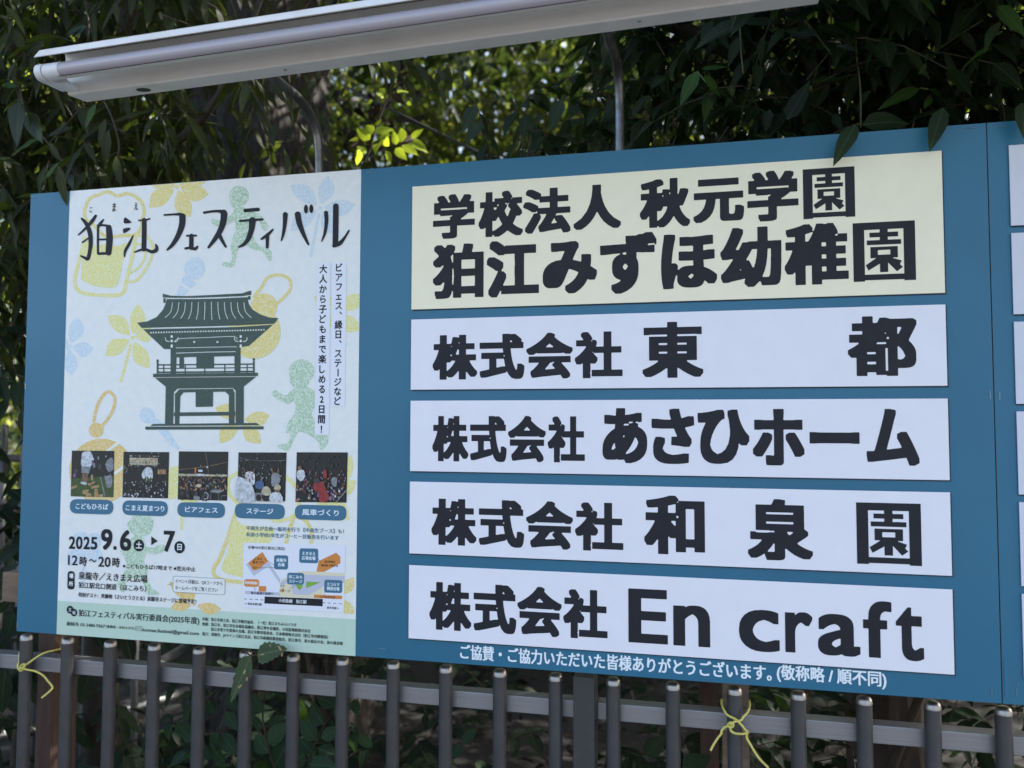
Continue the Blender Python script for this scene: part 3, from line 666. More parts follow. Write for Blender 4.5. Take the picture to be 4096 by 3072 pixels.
# hand drawn title
mb = MB(); K = 'ink'
def st(F, pts, w, w1=None, n=7): stroke(mb, F, pts, w, K, w1=w1, n=n)
st('T1', [(385, 310), (330, 390), (250, 480), (130, 590)], 40, [40, 55, 40, 20]); st('T1', [(180, 350), (250, 430), (300, 560), (312, 700), (300, 820), (270, 940), (220, 925), (165, 900)], 30, [32, 60, 70, 66, 58, 56, 40, 24])
st('T1', [(275, 640), (190, 700)], 24); st('T1', [(500, 365), (455, 420), (425, 470)], 24, [20, 46, 40])
st('T1', [(420, 470), (418, 660), (420, 860)], 34); st('T1', [(415, 450), (520, 448), (590, 475)], 34, [30, 32, 50]); st('T1', [(578, 480), (590, 640), (575, 850)], 92, [84, 100, 90]); st('T1', [(430, 658), (560, 655)], 28); st('T1', [(425, 866), (580, 862)], 40)
blob(mb, 'T1', [(815, 335), (845, 345), (910, 400), (895, 415), (810, 420), (797, 375)], K); blob(mb, 'T1', [(795, 500), (860, 483), (898, 492), (880, 520), (805, 566), (788, 535)], K)
st('T1', [(938, 600), (880, 720), (820, 830), (810, 910)], 22, [18, 44, 42, 18]); st('T1', [(1022, 375), (1110, 372), (1180, 352)], 24); st('T1', [(1100, 375), (1100, 600), (1095, 800)], 72)
st('T1', [(955, 845), (1050, 812), (1130, 808), (1215, 840), (1275, 815), (1285, 770), (1272, 735)], 24, [20, 34, 40, 50, 60, 46, 26])
st('T1', [(1398, 297), (1540, 288), (1640, 290), (1665, 340)], 28, [28, 30, 50, 90]); st('T1', [(1665, 320), (1655, 450), (1600, 600), (1520, 730), (1440, 810)], 96, [96, 92, 76, 58, 26])
st('T1', [(1732, 603), (1865, 600)], 30); st('T1', [(1796, 605), (1794, 780)], 66); st('T1', [(1708, 790), (1780, 780), (1850, 795), (1888, 760)], 40, [34, 40, 50, 26])
st('T2', [(-155, 262), (-40, 245), (60, 240), (135, 262)], 34, [36, 36, 40, 90]); st('T2', [(140, 280), (125, 410), (70, 550), (-10, 670), (-90, 775)], 100, [100, 94, 80, 60, 34]); st('T2', [(70, 590), (115, 680), (165, 765)], 44, [60, 50, 32])
st('T2', [(450, 232), (640, 215)], 54); st('T2', [(375, 385), (540, 372), (705, 362)], 34); st('T2', [(558, 380), (545, 500), (500, 640), (430, 730), (358, 768)], 104, [104, 84, 72, 50, 26])
st('T2', [(858, 512), (780, 590), (688, 652)], 30, [26, 52, 28]); st('T2', [(778, 600), (776, 770)], 58, [60, 42])
st('T2', [(1042, 290), (1035, 420), (1015, 560), (985, 672)], 72, [74, 60, 46, 22]); st('T2', [(1225, 290), (1250, 420), (1310, 580), (1382, 730)], 90, [90, 84, 60, 30])
disc(mb, 'T2', (1346, 210), 30, K, 66); disc(mb, 'T2', (1425, 206), 30, K, 64)
st('T2', [(1643, 265), (1648, 400), (1625, 560), (1578, 685)], 62, [62, 56, 44, 16]); st('T2', [(1787, 168), (1785, 400), (1782, 600), (1780, 730)], 84); st('T2', [(1760, 750), (1850, 710), (1930, 610), (1980, 525)], 40, [56, 60, 34, 24])
part('title_lettering', mb, False, label='large hand drawn title across the top of the poster')
mb = MB(); char(mb, 'こ', 'T1', (315, 220), 85, K, .02, .7); char(mb, 'ま', 'T1', (657, 185), 130, K, .02, .55); char(mb, 'え', 'T1', (980, 170), 110, K, .02, .6); part('reading_aid', mb, False)
mb = MB(); quad(mb, 'Z1', [(1960, 588), (2046, 590), (2036, 1440), (1952, 1438)], 'pw'); quad(mb, 'Z1', [(1870, 588), (1950, 588), (1943, 1608), (1858, 1604)], 'pw'); part('tagline_backing', mb)
mb = MB()
for s_, xt, xb, y0, y1 in (('ビアフェス、縁日、ステージなど', 2002, 1993, 622, 1408), ('大人から子どもまで楽しめる2日間！', 1909, 1898, 630, 1574)):
    n = len(s_)
    for i, ch in enumerate(s_):
        t = i/(n-1); char(mb, ch, 'Z1', (xt+(xb-xt)*t, y0+(y1-y0)*t), 47, K, .035, .95, top=(ch == '、'), rot=(ch == 'ー'))
part('tagline', mb, False)

# five small pictures with captions
def inq(q, u, v):
    q = [np.array(p, float) for p in q]; return (q[0]*(1-u)+q[1]*u)*(1-v)+(q[3]*(1-u)+q[2]*u)*v
def crowd(mb, q, n, u0, u1, v0, v1, mats, r0=3, r1=8, seed=1):
    rn = random.Random(seed)
    for i in range(n):
        u = rn.uniform(u0, u1); v = v0+(v1-v0)*(i/n); r = r0+(r1-r0)*(i/n); c = inq(q, u, v)
        disc(mb, 'PH', (c[0], c[1]), r*rn.uniform(.6, 1.1), rn.choice(mats), r*rn.uniform(.8, 1.7), n=6)
Q = [[(57, 43), (387, 45), (380, 406), (48, 398)], [(458, 52), (812, 55), (803, 414), (449, 406)], [(887, 49), (1271, 52), (1261, 432), (878, 423)],
     [(1349, 57), (1722, 58), (1712, 437), (1340, 432)], [(1801, 56), (2197, 57), (2187, 447), (1791, 442)]]
pics = []
for q in Q:
    mb = MB(); quad(mb, 'PH', q, 'k0'); pics.append(mb)
def IB(i, pts, mt, sm=3): blob(pics[i], 'PH', pts, mt, sm)
m0 = pics[0]; IB(0, [(60, 260), (380, 240), (378, 404), (50, 397)], 'kgr', 0); crowd(m0, Q[0], 26, .05, .95, .08, .6, ['k1', 'kg', 'k1', 'kp', 'k0'], 8, 18, 3)
IB(0, [(140, 60), (175, 47), (205, 55), (228, 115), (212, 120), (204, 165), (134, 162), (132, 100)], 'kw'); IB(0, [(133, 165), (204, 168), (188, 222), (130, 215)], 'kg', 0); IB(0, [(138, 222), (156, 222), (158, 285), (142, 285)], 'ksk', 0)
IB(0, [(164, 222), (182, 222), (172, 300), (156, 300)], 'ksk', 0); IB(0, [(130, 285), (170, 292), (168, 310), (130, 300)], 'kw'); IB(0, [(205, 230), (220, 230), (222, 275), (206, 275)], 'kt', 0)
for p in ([(180, 300), (230, 280), (240, 290), (190, 318)], [(205, 320), (268, 308), (268, 328), (206, 340)], [(140, 348), (188, 345), (186, 382), (140, 380)], [(232, 340), (258, 340), (262, 400), (230, 402)], [(50, 325), (95, 310), (95, 330), (50, 345)], [(165, 380), (205, 372), (208, 396), (168, 398)], [(262, 385), (300, 380), (300, 402), (262, 402)]): IB(0, p, 'kt', 0)
IB(0, [(305, 200), (340, 196), (370, 260), (365, 320), (330, 330), (318, 280)], 'kg'); IB(0, [(298, 195), (345, 192), (352, 232), (305, 236)], 'k0'); IB(0, [(330, 120), (372, 100), (380, 180), (345, 210), (320, 160)], 'kg')
IB(0, [(275, 250), (282, 248), (320, 400), (310, 400)], 'kg', 0)
m1 = pics[1]; crowd(m1, Q[1], 60, .02, .98, .02, .4, ['kg', 'k1', 'kdg', 'k1'], 4, 5, 5); IB(1, [(505, 98), (725, 102), (723, 156), (504, 152)], 'kc', 0)
for s_, p0, p1, h, c in (('Komae Festival', (556, 110), (714, 113), 14, 'kr'), ('こまえ夏まつり', (555, 132), (712, 138), 26, 'k0')): line(m1, s_, 'PH', p0, p1, h, c)
disc(m1, 'PH', (538, 128), 13, 'k0', n=12); disc(m1, 'PH', (538, 128), 9, 'kc', n=12)
crowd(m1, Q[1], 34, .12, .8, .085, .1, ['kb', 'ky', 'kgr', 'kr', 'kw'], 3.5, 4, 8); crowd(m1, Q[1], 30, .12, .8, .29, .31, ['kb', 'ky', 'kgr', 'kr', 'kw'], 3.5, 4, 9)
IB(1, [(612, 200), (640, 172), (672, 178), (686, 215), (682, 260), (650, 275), (612, 262), (600, 235)], 'kw'); crowd(m1, Q[1], 14, .46, .63, .55, .62, ['kdg', 'kgr'], 6, 9, 3)
crowd(m1, Q[1], 150, .02, .98, .62, .98, ['kg', 'k1', 'k0', 'k1', 'kw'], 3.5, 7, 2); IB(1, [(725, 190), (790, 190), (790, 225), (725, 225)], 'kt', 0)
crowd(m1, Q[1], 12, .02, .12, .32, .48, ['kb', 'ky'], 4, 5, 21); crowd(m1, Q[1], 12, .8, .97, .36, .5, ['kb', 'ky', 'kr'], 4, 5, 22)
m2 = pics[2]; IB(2, [(887, 222), (1264, 232), (1262, 245), (886, 240)], 'kc', 0); crowd(m2, Q[2], 40, .02, .98, .46, .49, ['kw', 'ky', 'kc'], 3, 5, 4); crowd(m2, Q[2], 190, .02, .98, .5, .8, ['k1', 'k0', 'kg', 'ksk', 'k1', 'kt'], 4, 9, 6)
crowd(m2, Q[2], 24, .02, .7, .82, .98, ['k1', 'k0', 'k1'], 12, 16, 7); stroke(m2, 'PH', [(886, 193), (1080, 170), (1262, 134)], 2.5, 'kt', n=2); stroke(m2, 'PH', [(1098, 54), (1112, 150), (1122, 215)], 2, 'kt', n=2)
disc(m2, 'PH', (1111, 172), 7, 'kw'); disc(m2, 'PH', (1060, 160), 3, 'kw'); IB(2, [(1016, 175), (1026, 175), (1024, 218), (1014, 216)], 'porg', 0); IB(2, [(1040, 190), (1076, 192), (1074, 208), (1040, 206)], 'kw', 0); IB(2, [(1030, 222), (1092, 224), (1090, 240), (1028, 238)], 'kw', 0)
disc(m2, 'PH', (1182, 358), 48, 'kg', 13); stroke(m2, 'PH', [(1140, 365), (1138, 425)], 3, 'kg', n=2); stroke(m2, 'PH', [(1200, 370), (1198, 428)], 3, 'kg', n=2); disc(m2, 'PH', (1046, 314), 20, 'kc', 13)
stroke(m2, 'PH', [(1088, 418), (1112, 412), (1116, 380), (1096, 368), (1090, 376)], 4, 'kw', n=4); stroke(m2, 'PH', [(1216, 425), (1222, 395), (1260, 392)], 3, 'kg', n=3); disc(m2, 'PH', (1030, 410), 26, 'kg', 16)
m3 = pics[3]; crowd(m3, Q[3], 120, .03, .97, .02, .6, ['kdg', 'kdg', 'kgr', 'k1', 'kg'], 4, 7, 11); stroke(m3, 'PH', [(1350, 95), (1500, 122), (1720, 118)], 1.6, 'kg', n=2)
IB(3, [(1405, 215), (1470, 210), (1482, 260), (1470, 310), (1420, 290)], 'kw'); crowd(m3, Q[3], 16, .17, .34, .42, .64, ['kr', 'kw', 'ksk'], 7, 7, 12); stroke(m3, 'PH', [(1395, 182), (1408, 225)], 8, 'ksk', n=2); stroke(m3, 'PH', [(1480, 185), (1465, 225)], 8, 'ksk', n=2)
IB(3, [(1612, 225), (1668, 222), (1675, 290), (1615, 320)], 'kg'); stroke(m3, 'PH', [(1612, 178), (1622, 225)], 7, 'ksk', n=2); stroke(m3, 'PH', [(1664, 182), (1655, 225)], 7, 'ksk', n=2); IB(3, [(1490, 285), (1545, 280), (1545, 335), (1490, 335)], 'kb')
IB(3, [(1341, 262), (1375, 250), (1440, 290), (1474, 350), (1476, 434), (1340, 430)], 'kw'); IB(3, [(1480, 370), (1600, 372), (1600, 436), (1478, 434)], 'kg', 0); disc(m3, 'PH', (1568, 400), 34, 'k0', 38); IB(3, [(1530, 372), (1545, 330), (1575, 320), (1602, 345), (1605, 382), (1565, 392)], 'kc')
disc(m3, 'PH', (1510, 408), 22, 'k0', 26); IB(3, [(1600, 385), (1640, 362), (1680, 375), (1698, 436), (1600, 436)], 'kw', 2); disc(m3, 'PH', (1655, 345), 22, 'ksk', 24); IB(3, [(1632, 325), (1655, 300), (1680, 320), (1678, 342), (1635, 345)], 'kc')
m4 = pics[4]; crowd(m4, Q[4], 26, .02, .98, .03, .32, ['k1', 'k0', 'kdg'], 6, 9, 13); crowd(m4, Q[4], 190, .02, .98, .36, .97, ['kg', 'k1', 'k0', 'kw', 'kp', 'ksk', 'kr', 'kg', 'k1'], 5, 10, 14)
IB(4, [(1812, 200), (1860, 195), (1868, 250), (1840, 280), (1808, 250)], 'kw'); disc(m4, 'PH', (1830, 178), 15, 'ksk', 17); IB(4, [(1945, 290), (2000, 282), (2032, 330), (2038, 400), (1990, 425), (1975, 370), (1935, 340)], 'kr'); IB(4, [(1980, 380), (2045, 370), (2050, 430), (1985, 440)], 'kr'); disc(m4, 'PH', (1960, 275), 24, 'k1', 22)
stroke(m4, 'PH', [(2188, 352), (2110, 444)], 8, 'kg', n=2); IB(4, [(2015, 195), (2035, 195), (2040, 250), (2012, 250)], 'kr'); IB(4, [(2078, 255), (2118, 255), (2112, 320), (2080, 310)], 'kg')
for i, (nm, mb) in enumerate(zip(('children playing with wooden blocks', 'crowd passing under a festival gate banner', 'evening crowd below strings of lights', 'performers on a stage seen over heads in caps', 'people crafting at tables in the open'), pics)):
    part('small_picture', mb, False, label='small printed picture of '+nm)
PILL = [([(42, 418), (380, 426), (378, 540), (40, 530)], 'こどもひろば', (88, 476), (338, 480), 44), ([(449, 428), (802, 436), (800, 554), (448, 542)], 'こまえ夏まつり', (476, 488), (774, 494), 44),
        ([(876, 442), (1246, 450), (1243, 568), (874, 556)], 'ビアフェス', (936, 500), (1186, 507), 42), ([(1322, 450), (1710, 460), (1707, 578), (1320, 566)], 'ステージ', (1412, 512), (1618, 517), 44), ([(1787, 462), (2188, 470), (2186, 588), (1785, 576)], '風車づくり', (1844, 522), (2126, 528), 46)]
for q, s_, p0, p1, h in PILL:
    mb = MB(); rrect(mb, 'PH', q, 'pteal', 56); line(mb, s_, 'PH', p0, p1, h, 'whiteink', .025); part('caption_pill', mb, False)

# date, place and notes
mb = MB()
def hv(s_, F, x, yc, w_, h, a=.03):
    p = P2(F, x, yc); q = P2(F, x+w_, yc); t0 = P2(F, x, yc-h/2)[1]; t1 = P2(F, x, yc+h/2)[1]
    put_heavy(mb, s_, p[0], q[0], t1, t0, lay(), K, ax=a*.8, ay=a*.7, g=.02, N=80)
for ch, x, yc, w_, h in (('2', 103, 248, 72, 138), ('0', 182, 250, 72, 140), ('2', 264, 252, 72, 140), ('5', 344, 255, 74, 140), ('9', 458, 212, 126, 230), ('6', 668, 222, 126, 230), ('7', 1150, 232, 124, 232)): hv(ch, 'D', x, yc, w_, h, .034)
quad(mb, 'D', [(596, 288), (630, 289), (630, 328), (596, 327)], K); quad(mb, 'D', [(1014, 178), (1086, 232), (1014, 276)], K)
line(mb, '12', 'D', (97, 440), (198, 443), 134, K, .03); line(mb, '20', 'D', (432, 457), (562, 462), 137, K, .03)
char(mb, '時', 'D', (262, 456), 96, K, .03, .93); char(mb, '～', 'D', (367, 450), 96, K, .03, .95); char(mb, '時', 'D', (625, 470), 98, K, .03, .93)
disc(mb, 'D', (878, 280), 58, K, 67, n=28); disc(mb, 'D', (1327, 300), 59, K, 68, n=28)
char(mb, '土', 'D', (878, 278), 74, 'whiteink', .03); char(mb, '日', 'D', (1327, 298), 70, 'whiteink', .03)
line(mb, '※こどもひろば17時まで ※荒天中止', 'D', (700, 508), (1503, 545), 48, K, .028)
rrect(mb, 'D', [(90, 562), (168, 565), (166, 768), (86, 765)], K, 38); char(mb, '場', 'D', (130, 618), 50, 'whiteink', .03); char(mb, '所', 'D', (127, 705), 50, 'whiteink', .03)
line(mb, '泉龍寺／えきまえ広場', 'D', (212, 615), (970, 650), 78, K, .028); line(mb, '狛江駅北口側道（ほこみち）', 'D', (212, 720), (958, 758), 62, K, .022)
line(mb, '特別ゲスト：斉藤暁（さいとうさとる）泉龍寺ステージに登場予定！', 'D', (210, 826), (1510, 900), 46, K, .03)
part('date_and_place', mb, False)
mb = MB(); rrect(mb, 'D', [(1254, 616), (1832, 648), (1829, 828), (1252, 796)], 'pteal', 26); rrect(mb, 'D', [(1258, 620), (1828, 652), (1825, 824), (1256, 792)], 'paper', 24)
stroke(mb, 'D', [(1190, 718), (1252, 704)], 4, 'pteal', n=2)
line(mb, 'イベント詳細は、QRコードから', 'D', (1280, 676), (1802, 700), 42, K, .025); line(mb, 'ホームページをご覧ください', 'D', (1278, 750), (1748, 772), 42, K, .025); part('note_box', mb, False)
mb = MB(); line(mb, '中高生が企画～販売を行う【中高生ブース】も！', 'M', (280, 142), (1895, 178), 66, 'pteal', .03); line(mb, '和泉小学校5年生がコーヒー豆販売を行います', 'M', (277, 250), (1810, 285), 66, 'pteal', .03); part('teal_note', mb, False)
mb = MB(); quad(mb, 'D', [(508, 926), (530, 926), (540, 936), (498, 934)], 'pylw')
disc(mb, 'D', (116, 990), 38, K, 44); disc(mb, 'D', (160, 1022), 36, K, 42); char(mb, '主', 'D', (116, 990), 40, 'whiteink'); char(mb, '催', 'D', (160, 1024), 40, 'whiteink')
line(mb, '狛江フェスティバル実行委員会(2025年度)', 'D', (212, 1028), (1545, 1112), 70, K, .025)
line(mb, '連絡先 03-3480-9367', 'D', (76, 1145), (502, 1172), 42, K, .02); line(mb, '（事務局・木村メガネ）', 'D', (512, 1178), (832, 1196), 32, K, .02)
line(mb, 'komae.festival@gmail.com', 'D', (918, 1212), (1540, 1250), 48, K, .022)
for p in ([(842, 1172), (905, 1176)], [(905, 1176), (905, 1224)], [(905, 1224), (842, 1220)], [(842, 1220), (842, 1172)], [(842, 1172), (873, 1200)], [(873, 1200), (905, 1176)], [(842, 1220), (866, 1194)], [(905, 1224), (880, 1196)]): stroke(mb, 'D', p, 2.6, K, n=2, cap=False)
for s_, p0, p1 in (('共催：狛江市商工会、狛江市観光協会、（一社）狛江まちみらいラボ', (1195, 1145), (1750, 1177)), ('後援：狛江市、狛江市社会福祉協議会、狛江青年会議所、小田急電鉄株式会社', (1195, 1175), (1834, 1212)),
                   ('狛江市青少年委員の会議、狛江市教育委員会、日本郵便株式会社（狛江市内郵便局）', (1247, 1206), (1936, 1248)), ('協力：泉龍寺、JAマインズ狛江支店、狛江市新聞同業者組合、狛江楽市、泉の森友の会、泉の森会館', (1195, 1234), (2024, 1284))):
    line(mb, s_, 'Z2', p0, p1, 19, K, .022)
part('organiser_lines', mb, False)
# venue map
mb = MB(); rrect(mb, 'M', [(232, 376), (1922, 412), (1892, 1535), (206, 1452)], 'pw', 24)
quad(mb, 'M', [(272, 735), (305, 712), (400, 838), (630, 690), (655, 700), (840, 980), (830, 1050), (640, 770), (398, 928)], 'pgrey')
quad(mb, 'M', [(545, 526), (638, 686), (470, 820), (400, 838), (305, 710)], 'porg')
quad(mb, 'M', [(835, 1030), (860, 990), (1150, 855), (1200, 848), (1905, 878), (1903, 1010), (1560, 1070), (1540, 1305), (832, 1270)], 'psand')
quad(mb, 'M', [(870, 1005), (1230, 905), (1905, 930), (1902, 1042), (1560, 1100), (1320, 1244), (1050, 1232), (1020, 1060), (850, 1045)], 'pgrey')
quad(mb, 'M', [(258, 1172), (836, 1200), (834, 1254), (254, 1226)], 'pgrey'); quad(mb, 'M', [(1475, 680), (1768, 540), (1838, 610), (1836, 718), (1565, 860), (1440, 856)], 'porg')
quad(mb, 'M', [(484, 1092), (608, 1096), (606, 1186), (482, 1182)], 'porg'); quad(mb, 'M', [(1402, 1236), (1864, 1254), (1862, 1312), (1400, 1290)], 'porg')
quad(mb, 'M', [(1270, 1020), (1512, 1032), (1270, 1128)], 'plime'); blob(mb, 'M', [(1116, 1070), (1202, 1072), (1202, 1115), (1160, 1158), (1116, 1115)], 'plime')
disc(mb, 'M', (882, 1165), 22, 'porg', 36)
quad(mb, 'M', [(580, 1266), (1546, 1308), (1543, 1430), (576, 1382)], 'ink')
for x, y in ((264, 1308), (355, 1313), (446, 1318), (538, 1323), (1562, 1371), (1650, 1376), (1744, 1381), (1838, 1386)): quad(mb, 'M', [(x-24, y-6), (x+24, y-4), (x+24, y+6), (x-24, y+4)], 'ink')
for q, l1, l2 in (([(738, 580), (972, 586), (968, 822), (734, 816)], ('泉龍寺', (775, 664), (940, 668), 56), ('会場', (800, 740), (910, 742), 56)), ([(1158, 466), (1472, 474), (1468, 718), (1152, 708)], ('えきまえ', (1205, 552), (1424, 558), 56), ('広場会場', (1200, 628), (1422, 634), 58)),
                  ([(956, 870), (1236, 878), (1232, 1072), (952, 1064)], ('ほこみち', (985, 940), (1204, 946), 56), ('ステージ', (985, 1014), (1205, 1020), 54)), ([(1572, 986), (1872, 998), (1866, 1212), (1566, 1200)], ('エコルマ', (1615, 1062), (1822, 1068), 54), ('側道会場', (1612, 1134), (1820, 1140), 56))):
    rrect(mb, 'M', q, 'pteal', 42)
    for s_, p0, p1, h in (l1, l2): line(mb, s_, 'M', p0, p1, h, 'whiteink', .03)
rrect(mb, 'M', [(242, 978), (494, 984), (490, 1108), (238, 1102)], 'porg', 50); line(mb, '同時開催！', 'M', (255, 1038), (470, 1046), 46, 'whiteink', .03)
for s_, p0, p1, h in (('会場MAP(狛江駅北口周辺)', (306, 455), (916, 470), 50), ('こまえ', (412, 638), (542, 642), 44), ('夏まつり', (382, 696), (562, 702), 48), ('ステージ', (380, 788), (532, 792), 40), ('KOMAE', (1580, 688), (1748, 692), 46),
                      ('BEER FESTA', (1520, 748), (1802, 756), 46), ('泉の森通り秋祭り', (352, 1208), (724, 1222), 44), ('ステージ', (824, 1170), (1006, 1176), 42), ('こどもひろば', (1500, 1272), (1752, 1282), 42), ('← 和泉多摩川駅', (256, 1386), (535, 1398), 38), ('喜多見駅→', (1615, 1454), (1810, 1460), 38)):
    line(mb, s_, 'M', p0, p1, h, K, .028)
line(mb, '小田急線　狛江駅', 'M', (815, 1338), (1276, 1352), 56, 'whiteink', .025)
for p in ([(580, 632), (735, 748)], [(530, 790), (735, 786)], [(1470, 640), (1516, 708)], [(1112, 1074), (992, 1136)], [(1576, 1170), (1582, 1244)], [(410, 1106), (428, 1174)]): stroke(mb, 'M', p, 5, 'ink', n=2, cap=False)
rrect(mb, 'M', [(846, 1046), (908, 1048), (907, 1112), (845, 1110)], 'ink', 6); rrect(mb, 'M', [(850, 1050), (904, 1052), (903, 1108), (849, 1106)], 'pw', 5)
for x in (864, 890): disc(mb, 'M', (x, 1062), 5, 'ink', n=8); quad(mb, 'M', [(x-8, 1070), (x+8, 1070), (x+4, 1102), (x-4, 1102)], 'ink')
part('venue_map', mb, False)

# ================================================================= the lamp over the board
def lamp():
    x0, x1 = .220, 1.440; by, bz = -.2511, .9902; up = np.array([-.127, .992]); out = np.array([-.992, -.127]); sl_ = .027
    t = empty('fluorescent_lamp', (.83, .06, .9)); tag(t, 'white enamelled strip lamp with one long tube on two curved pipes above the notice board', 'lamp')
    def p(x, u, v): q = np.array([by, bz])+out*u+up*v; return (x, q[0], q[1]+(x-x0)*sl_)
    def ext(prof, xa, xb, mt, name, closed=True, parent=t, smooth='auto', n=12, th=None):
        mb = MB(); m_ = len(prof); vs = [p(xa+(xb-xa)*i/n, *q) for i in range(n+1) for q in prof]
        fs = [(i*m_+k, i*m_+(k+1) % m_, (i+1)*m_+(k+1) % m_, (i+1)*m_+k) for i in range(n) for k in range(m_ if closed else m_-1)]
        if closed: fs += [tuple(range(m_)), tuple(n*m_+k for k in range(m_))[::-1]]
        mb.add(vs, fs, mt); return mb.build(name, parent, smooth)
    e = .0025
    ext([(0, e), (0, .0675), (-e, .0690), (-.044, .0690), (-.0463, .067), (-.0463, e), (-.044, 0), (-e, 0), (-.0008, .0008)], x0, x1, 'fix', 'housing', smooth=False)
    # reflector wing: thin bent sheet
    top = [(-.030, .0712), (0, .0712), (.024, .0668), (.0445, .0622), (.0525, .0578), (.0645, .0440)]
    bot = [(.0633, .0432), (.0515, .0566), (.0440, .0607), (.024, .0655), (0, .0698), (-.030, .0698)]
    ext(top+bot, x0-.004, x1+.004, 'fix', 'reflector', smooth=False)
    # tube
    cu, cv, r = .0468, .0236, .0126
    def ring(xa, xb, r_, mt, name, a0=0, a1=2*math.pi, n=28, parent=t, nl=2):
        mb = MB(); full = abs(a1-a0-2*math.pi) < 1e-6; k = n if full else n+1
        vs = [p(x, cu+r_*math.cos(a0+(a1-a0)*j/n), cv+r_*math.sin(a0+(a1-a0)*j/n)) for x in np.linspace(xa, xb, nl) for j in range(k)]
        fs = [(i*k+j, i*k+(j+1) % k, (i+1)*k+(j+1) % k, (i+1)*k+j) for i in range(nl-1) for j in range(n)]
        if full: fs += [tuple(range(k)), tuple((nl-1)*k+j for j in range(k))[::-1]]
        mb.add(vs, fs, mt); return mb.build(name, parent, 'auto')
    tb = ring(x0+.03, x1-.03, r, 'tube', 'tube', nl=10)
    # flat white spine below the diffuser, with the dark joint line between
    mb = MB(); a0, a1 = R(-128), R(-62); mb.add([p(x, cu+(r+.0005)*math.cos(a), cv+(r+.0005)*math.sin(a)) for x in np.linspace(x0+.03, x1-.03, 12) for a in np.linspace(a0, a1, 6)],
        [(i*6+j, i*6+j+1, (i+1)*6+j+1, (i+1)*6+j) for i in range(11) for j in range(5)], 'tubeback'); mb.build('tube_spine', tb, True)
    mb = MB(); mb.tube([p(x, cu+(r+.0003)*math.cos(a1+.05), cv+(r+.0003)*math.sin(a1+.05)) for x in np.linspace(x0+.03, x1-.03, 8)], .0006, 'hole', 6); mb.build('joint_line', tb)
    for xa, xb, s in ((x0+.008, x0+.034, 1), (x1-.034, x1-.008, -1)):
        ring(xa, xb, r+.0007, 'socket', 'tube_cap', parent=tb)
        xs = xa-.0035 if s > 0 else xb+.0035
        so_ = MB(); N = 26
        def body(xl, xr, ro):
            prof = [(cu+ro*math.cos(a), cv+ro*math.sin(a)) for a in np.linspace(R(100), R(-82), 18)]+[(.004, -.0010+cv-.016), (.0, cv-.0165), (0, cv-.004), (.028, cv+.008)]
            vs = [p(x, *q) for x in (xl, xr) for q in prof]; k = len(prof)
            so_.add(vs, [(j, (j+1) % k, k+(j+1) % k, k+j) for j in range(k)]+[tuple(range(k)), tuple(k+j for j in range(k))[::-1]], 'socket')
        if s > 0: body(xa-.018, xa-.006, .0138); body(xa-.004, xa-.0005, .0128)
        else: body(xb+.006, xb+.018, .0138); body(xb+.0005, xb+.004, .0128)
        sk = so_.build('socket', t, 'auto')
        mb = MB(); xa_, xb_ = (xa-.006, xa-.004) if s > 0 else (xb+.004, xb+.006)
        mb.tube([p(xa_, cu, cv), p(xb_, cu, cv)], .0112, 'brass', 16); mb.build('contact', sk)
        mb = MB(); q = [p(xa+.002 if s > 0 else xb-.002, .0015, -.0), ] 
    # arm foot: low bracket that carries each socket
    for xa in (x0+.002, x1-.024):
        mb = MB(); vs = [p(xa+dx, u, v) for dx in (0, .022) for (u, v) in ((0, .004), (.030, .0075), (.034, .0098), (.030, .0118), (0, .0118))]
        mb.add(vs, [(j, (j+1) % 5, 5+(j+1) % 5, 5+j) for j in range(5)]+[(0, 1, 2, 3, 4), (9, 8, 7, 6, 5)], 'socket'); mb.build('socket_foot', t)
    # knock-out hole in the underside
    hx = .352; mb = MB(); n = 24; mb.add([p(hx+.0125*math.cos(2*math.pi*k/n), -.022+.0105*math.sin(2*math.pi*k/n), -.0006) for k in range(n)], [tuple(range(n))], 'hole'); mb.build('cable_hole', t)
    for x in (.62, 1.19):
        mb = MB(); n = 10; mb.add([p(x+.003*math.cos(2*math.pi*k/n), -.018+.003*math.sin(2*math.pi*k/n), -.0006) for k in range(n)], [tuple(range(n))], 'brass'); mb.build('screw', t)
    for x, pts in ((.534, [(.062, .60), (.062, .84), (.060, .936), (.055, .986), (.042, 1.014), (.012, 1.036), (-.033, 1.047), (-.087, 1.047), (-.128, 1.046), (-.18, 1.043), (-.205, 1.040)]),
                   (1.1337, [(.064, .60), (.064, .84), (.065, .933), (.068, 1.006), (.058, 1.052), (.030, 1.074), (.0, 1.076), (-.05, 1.066), (-.078, 1.060), (-.15, 1.052), (-.205, 1.050)])):
        mb = MB(); mb.tube(crom([(x, a, b_) for a, b_ in pts], 6), .0086, 'pipe', 18); mb.build('arm', t, 'auto')
lamp()

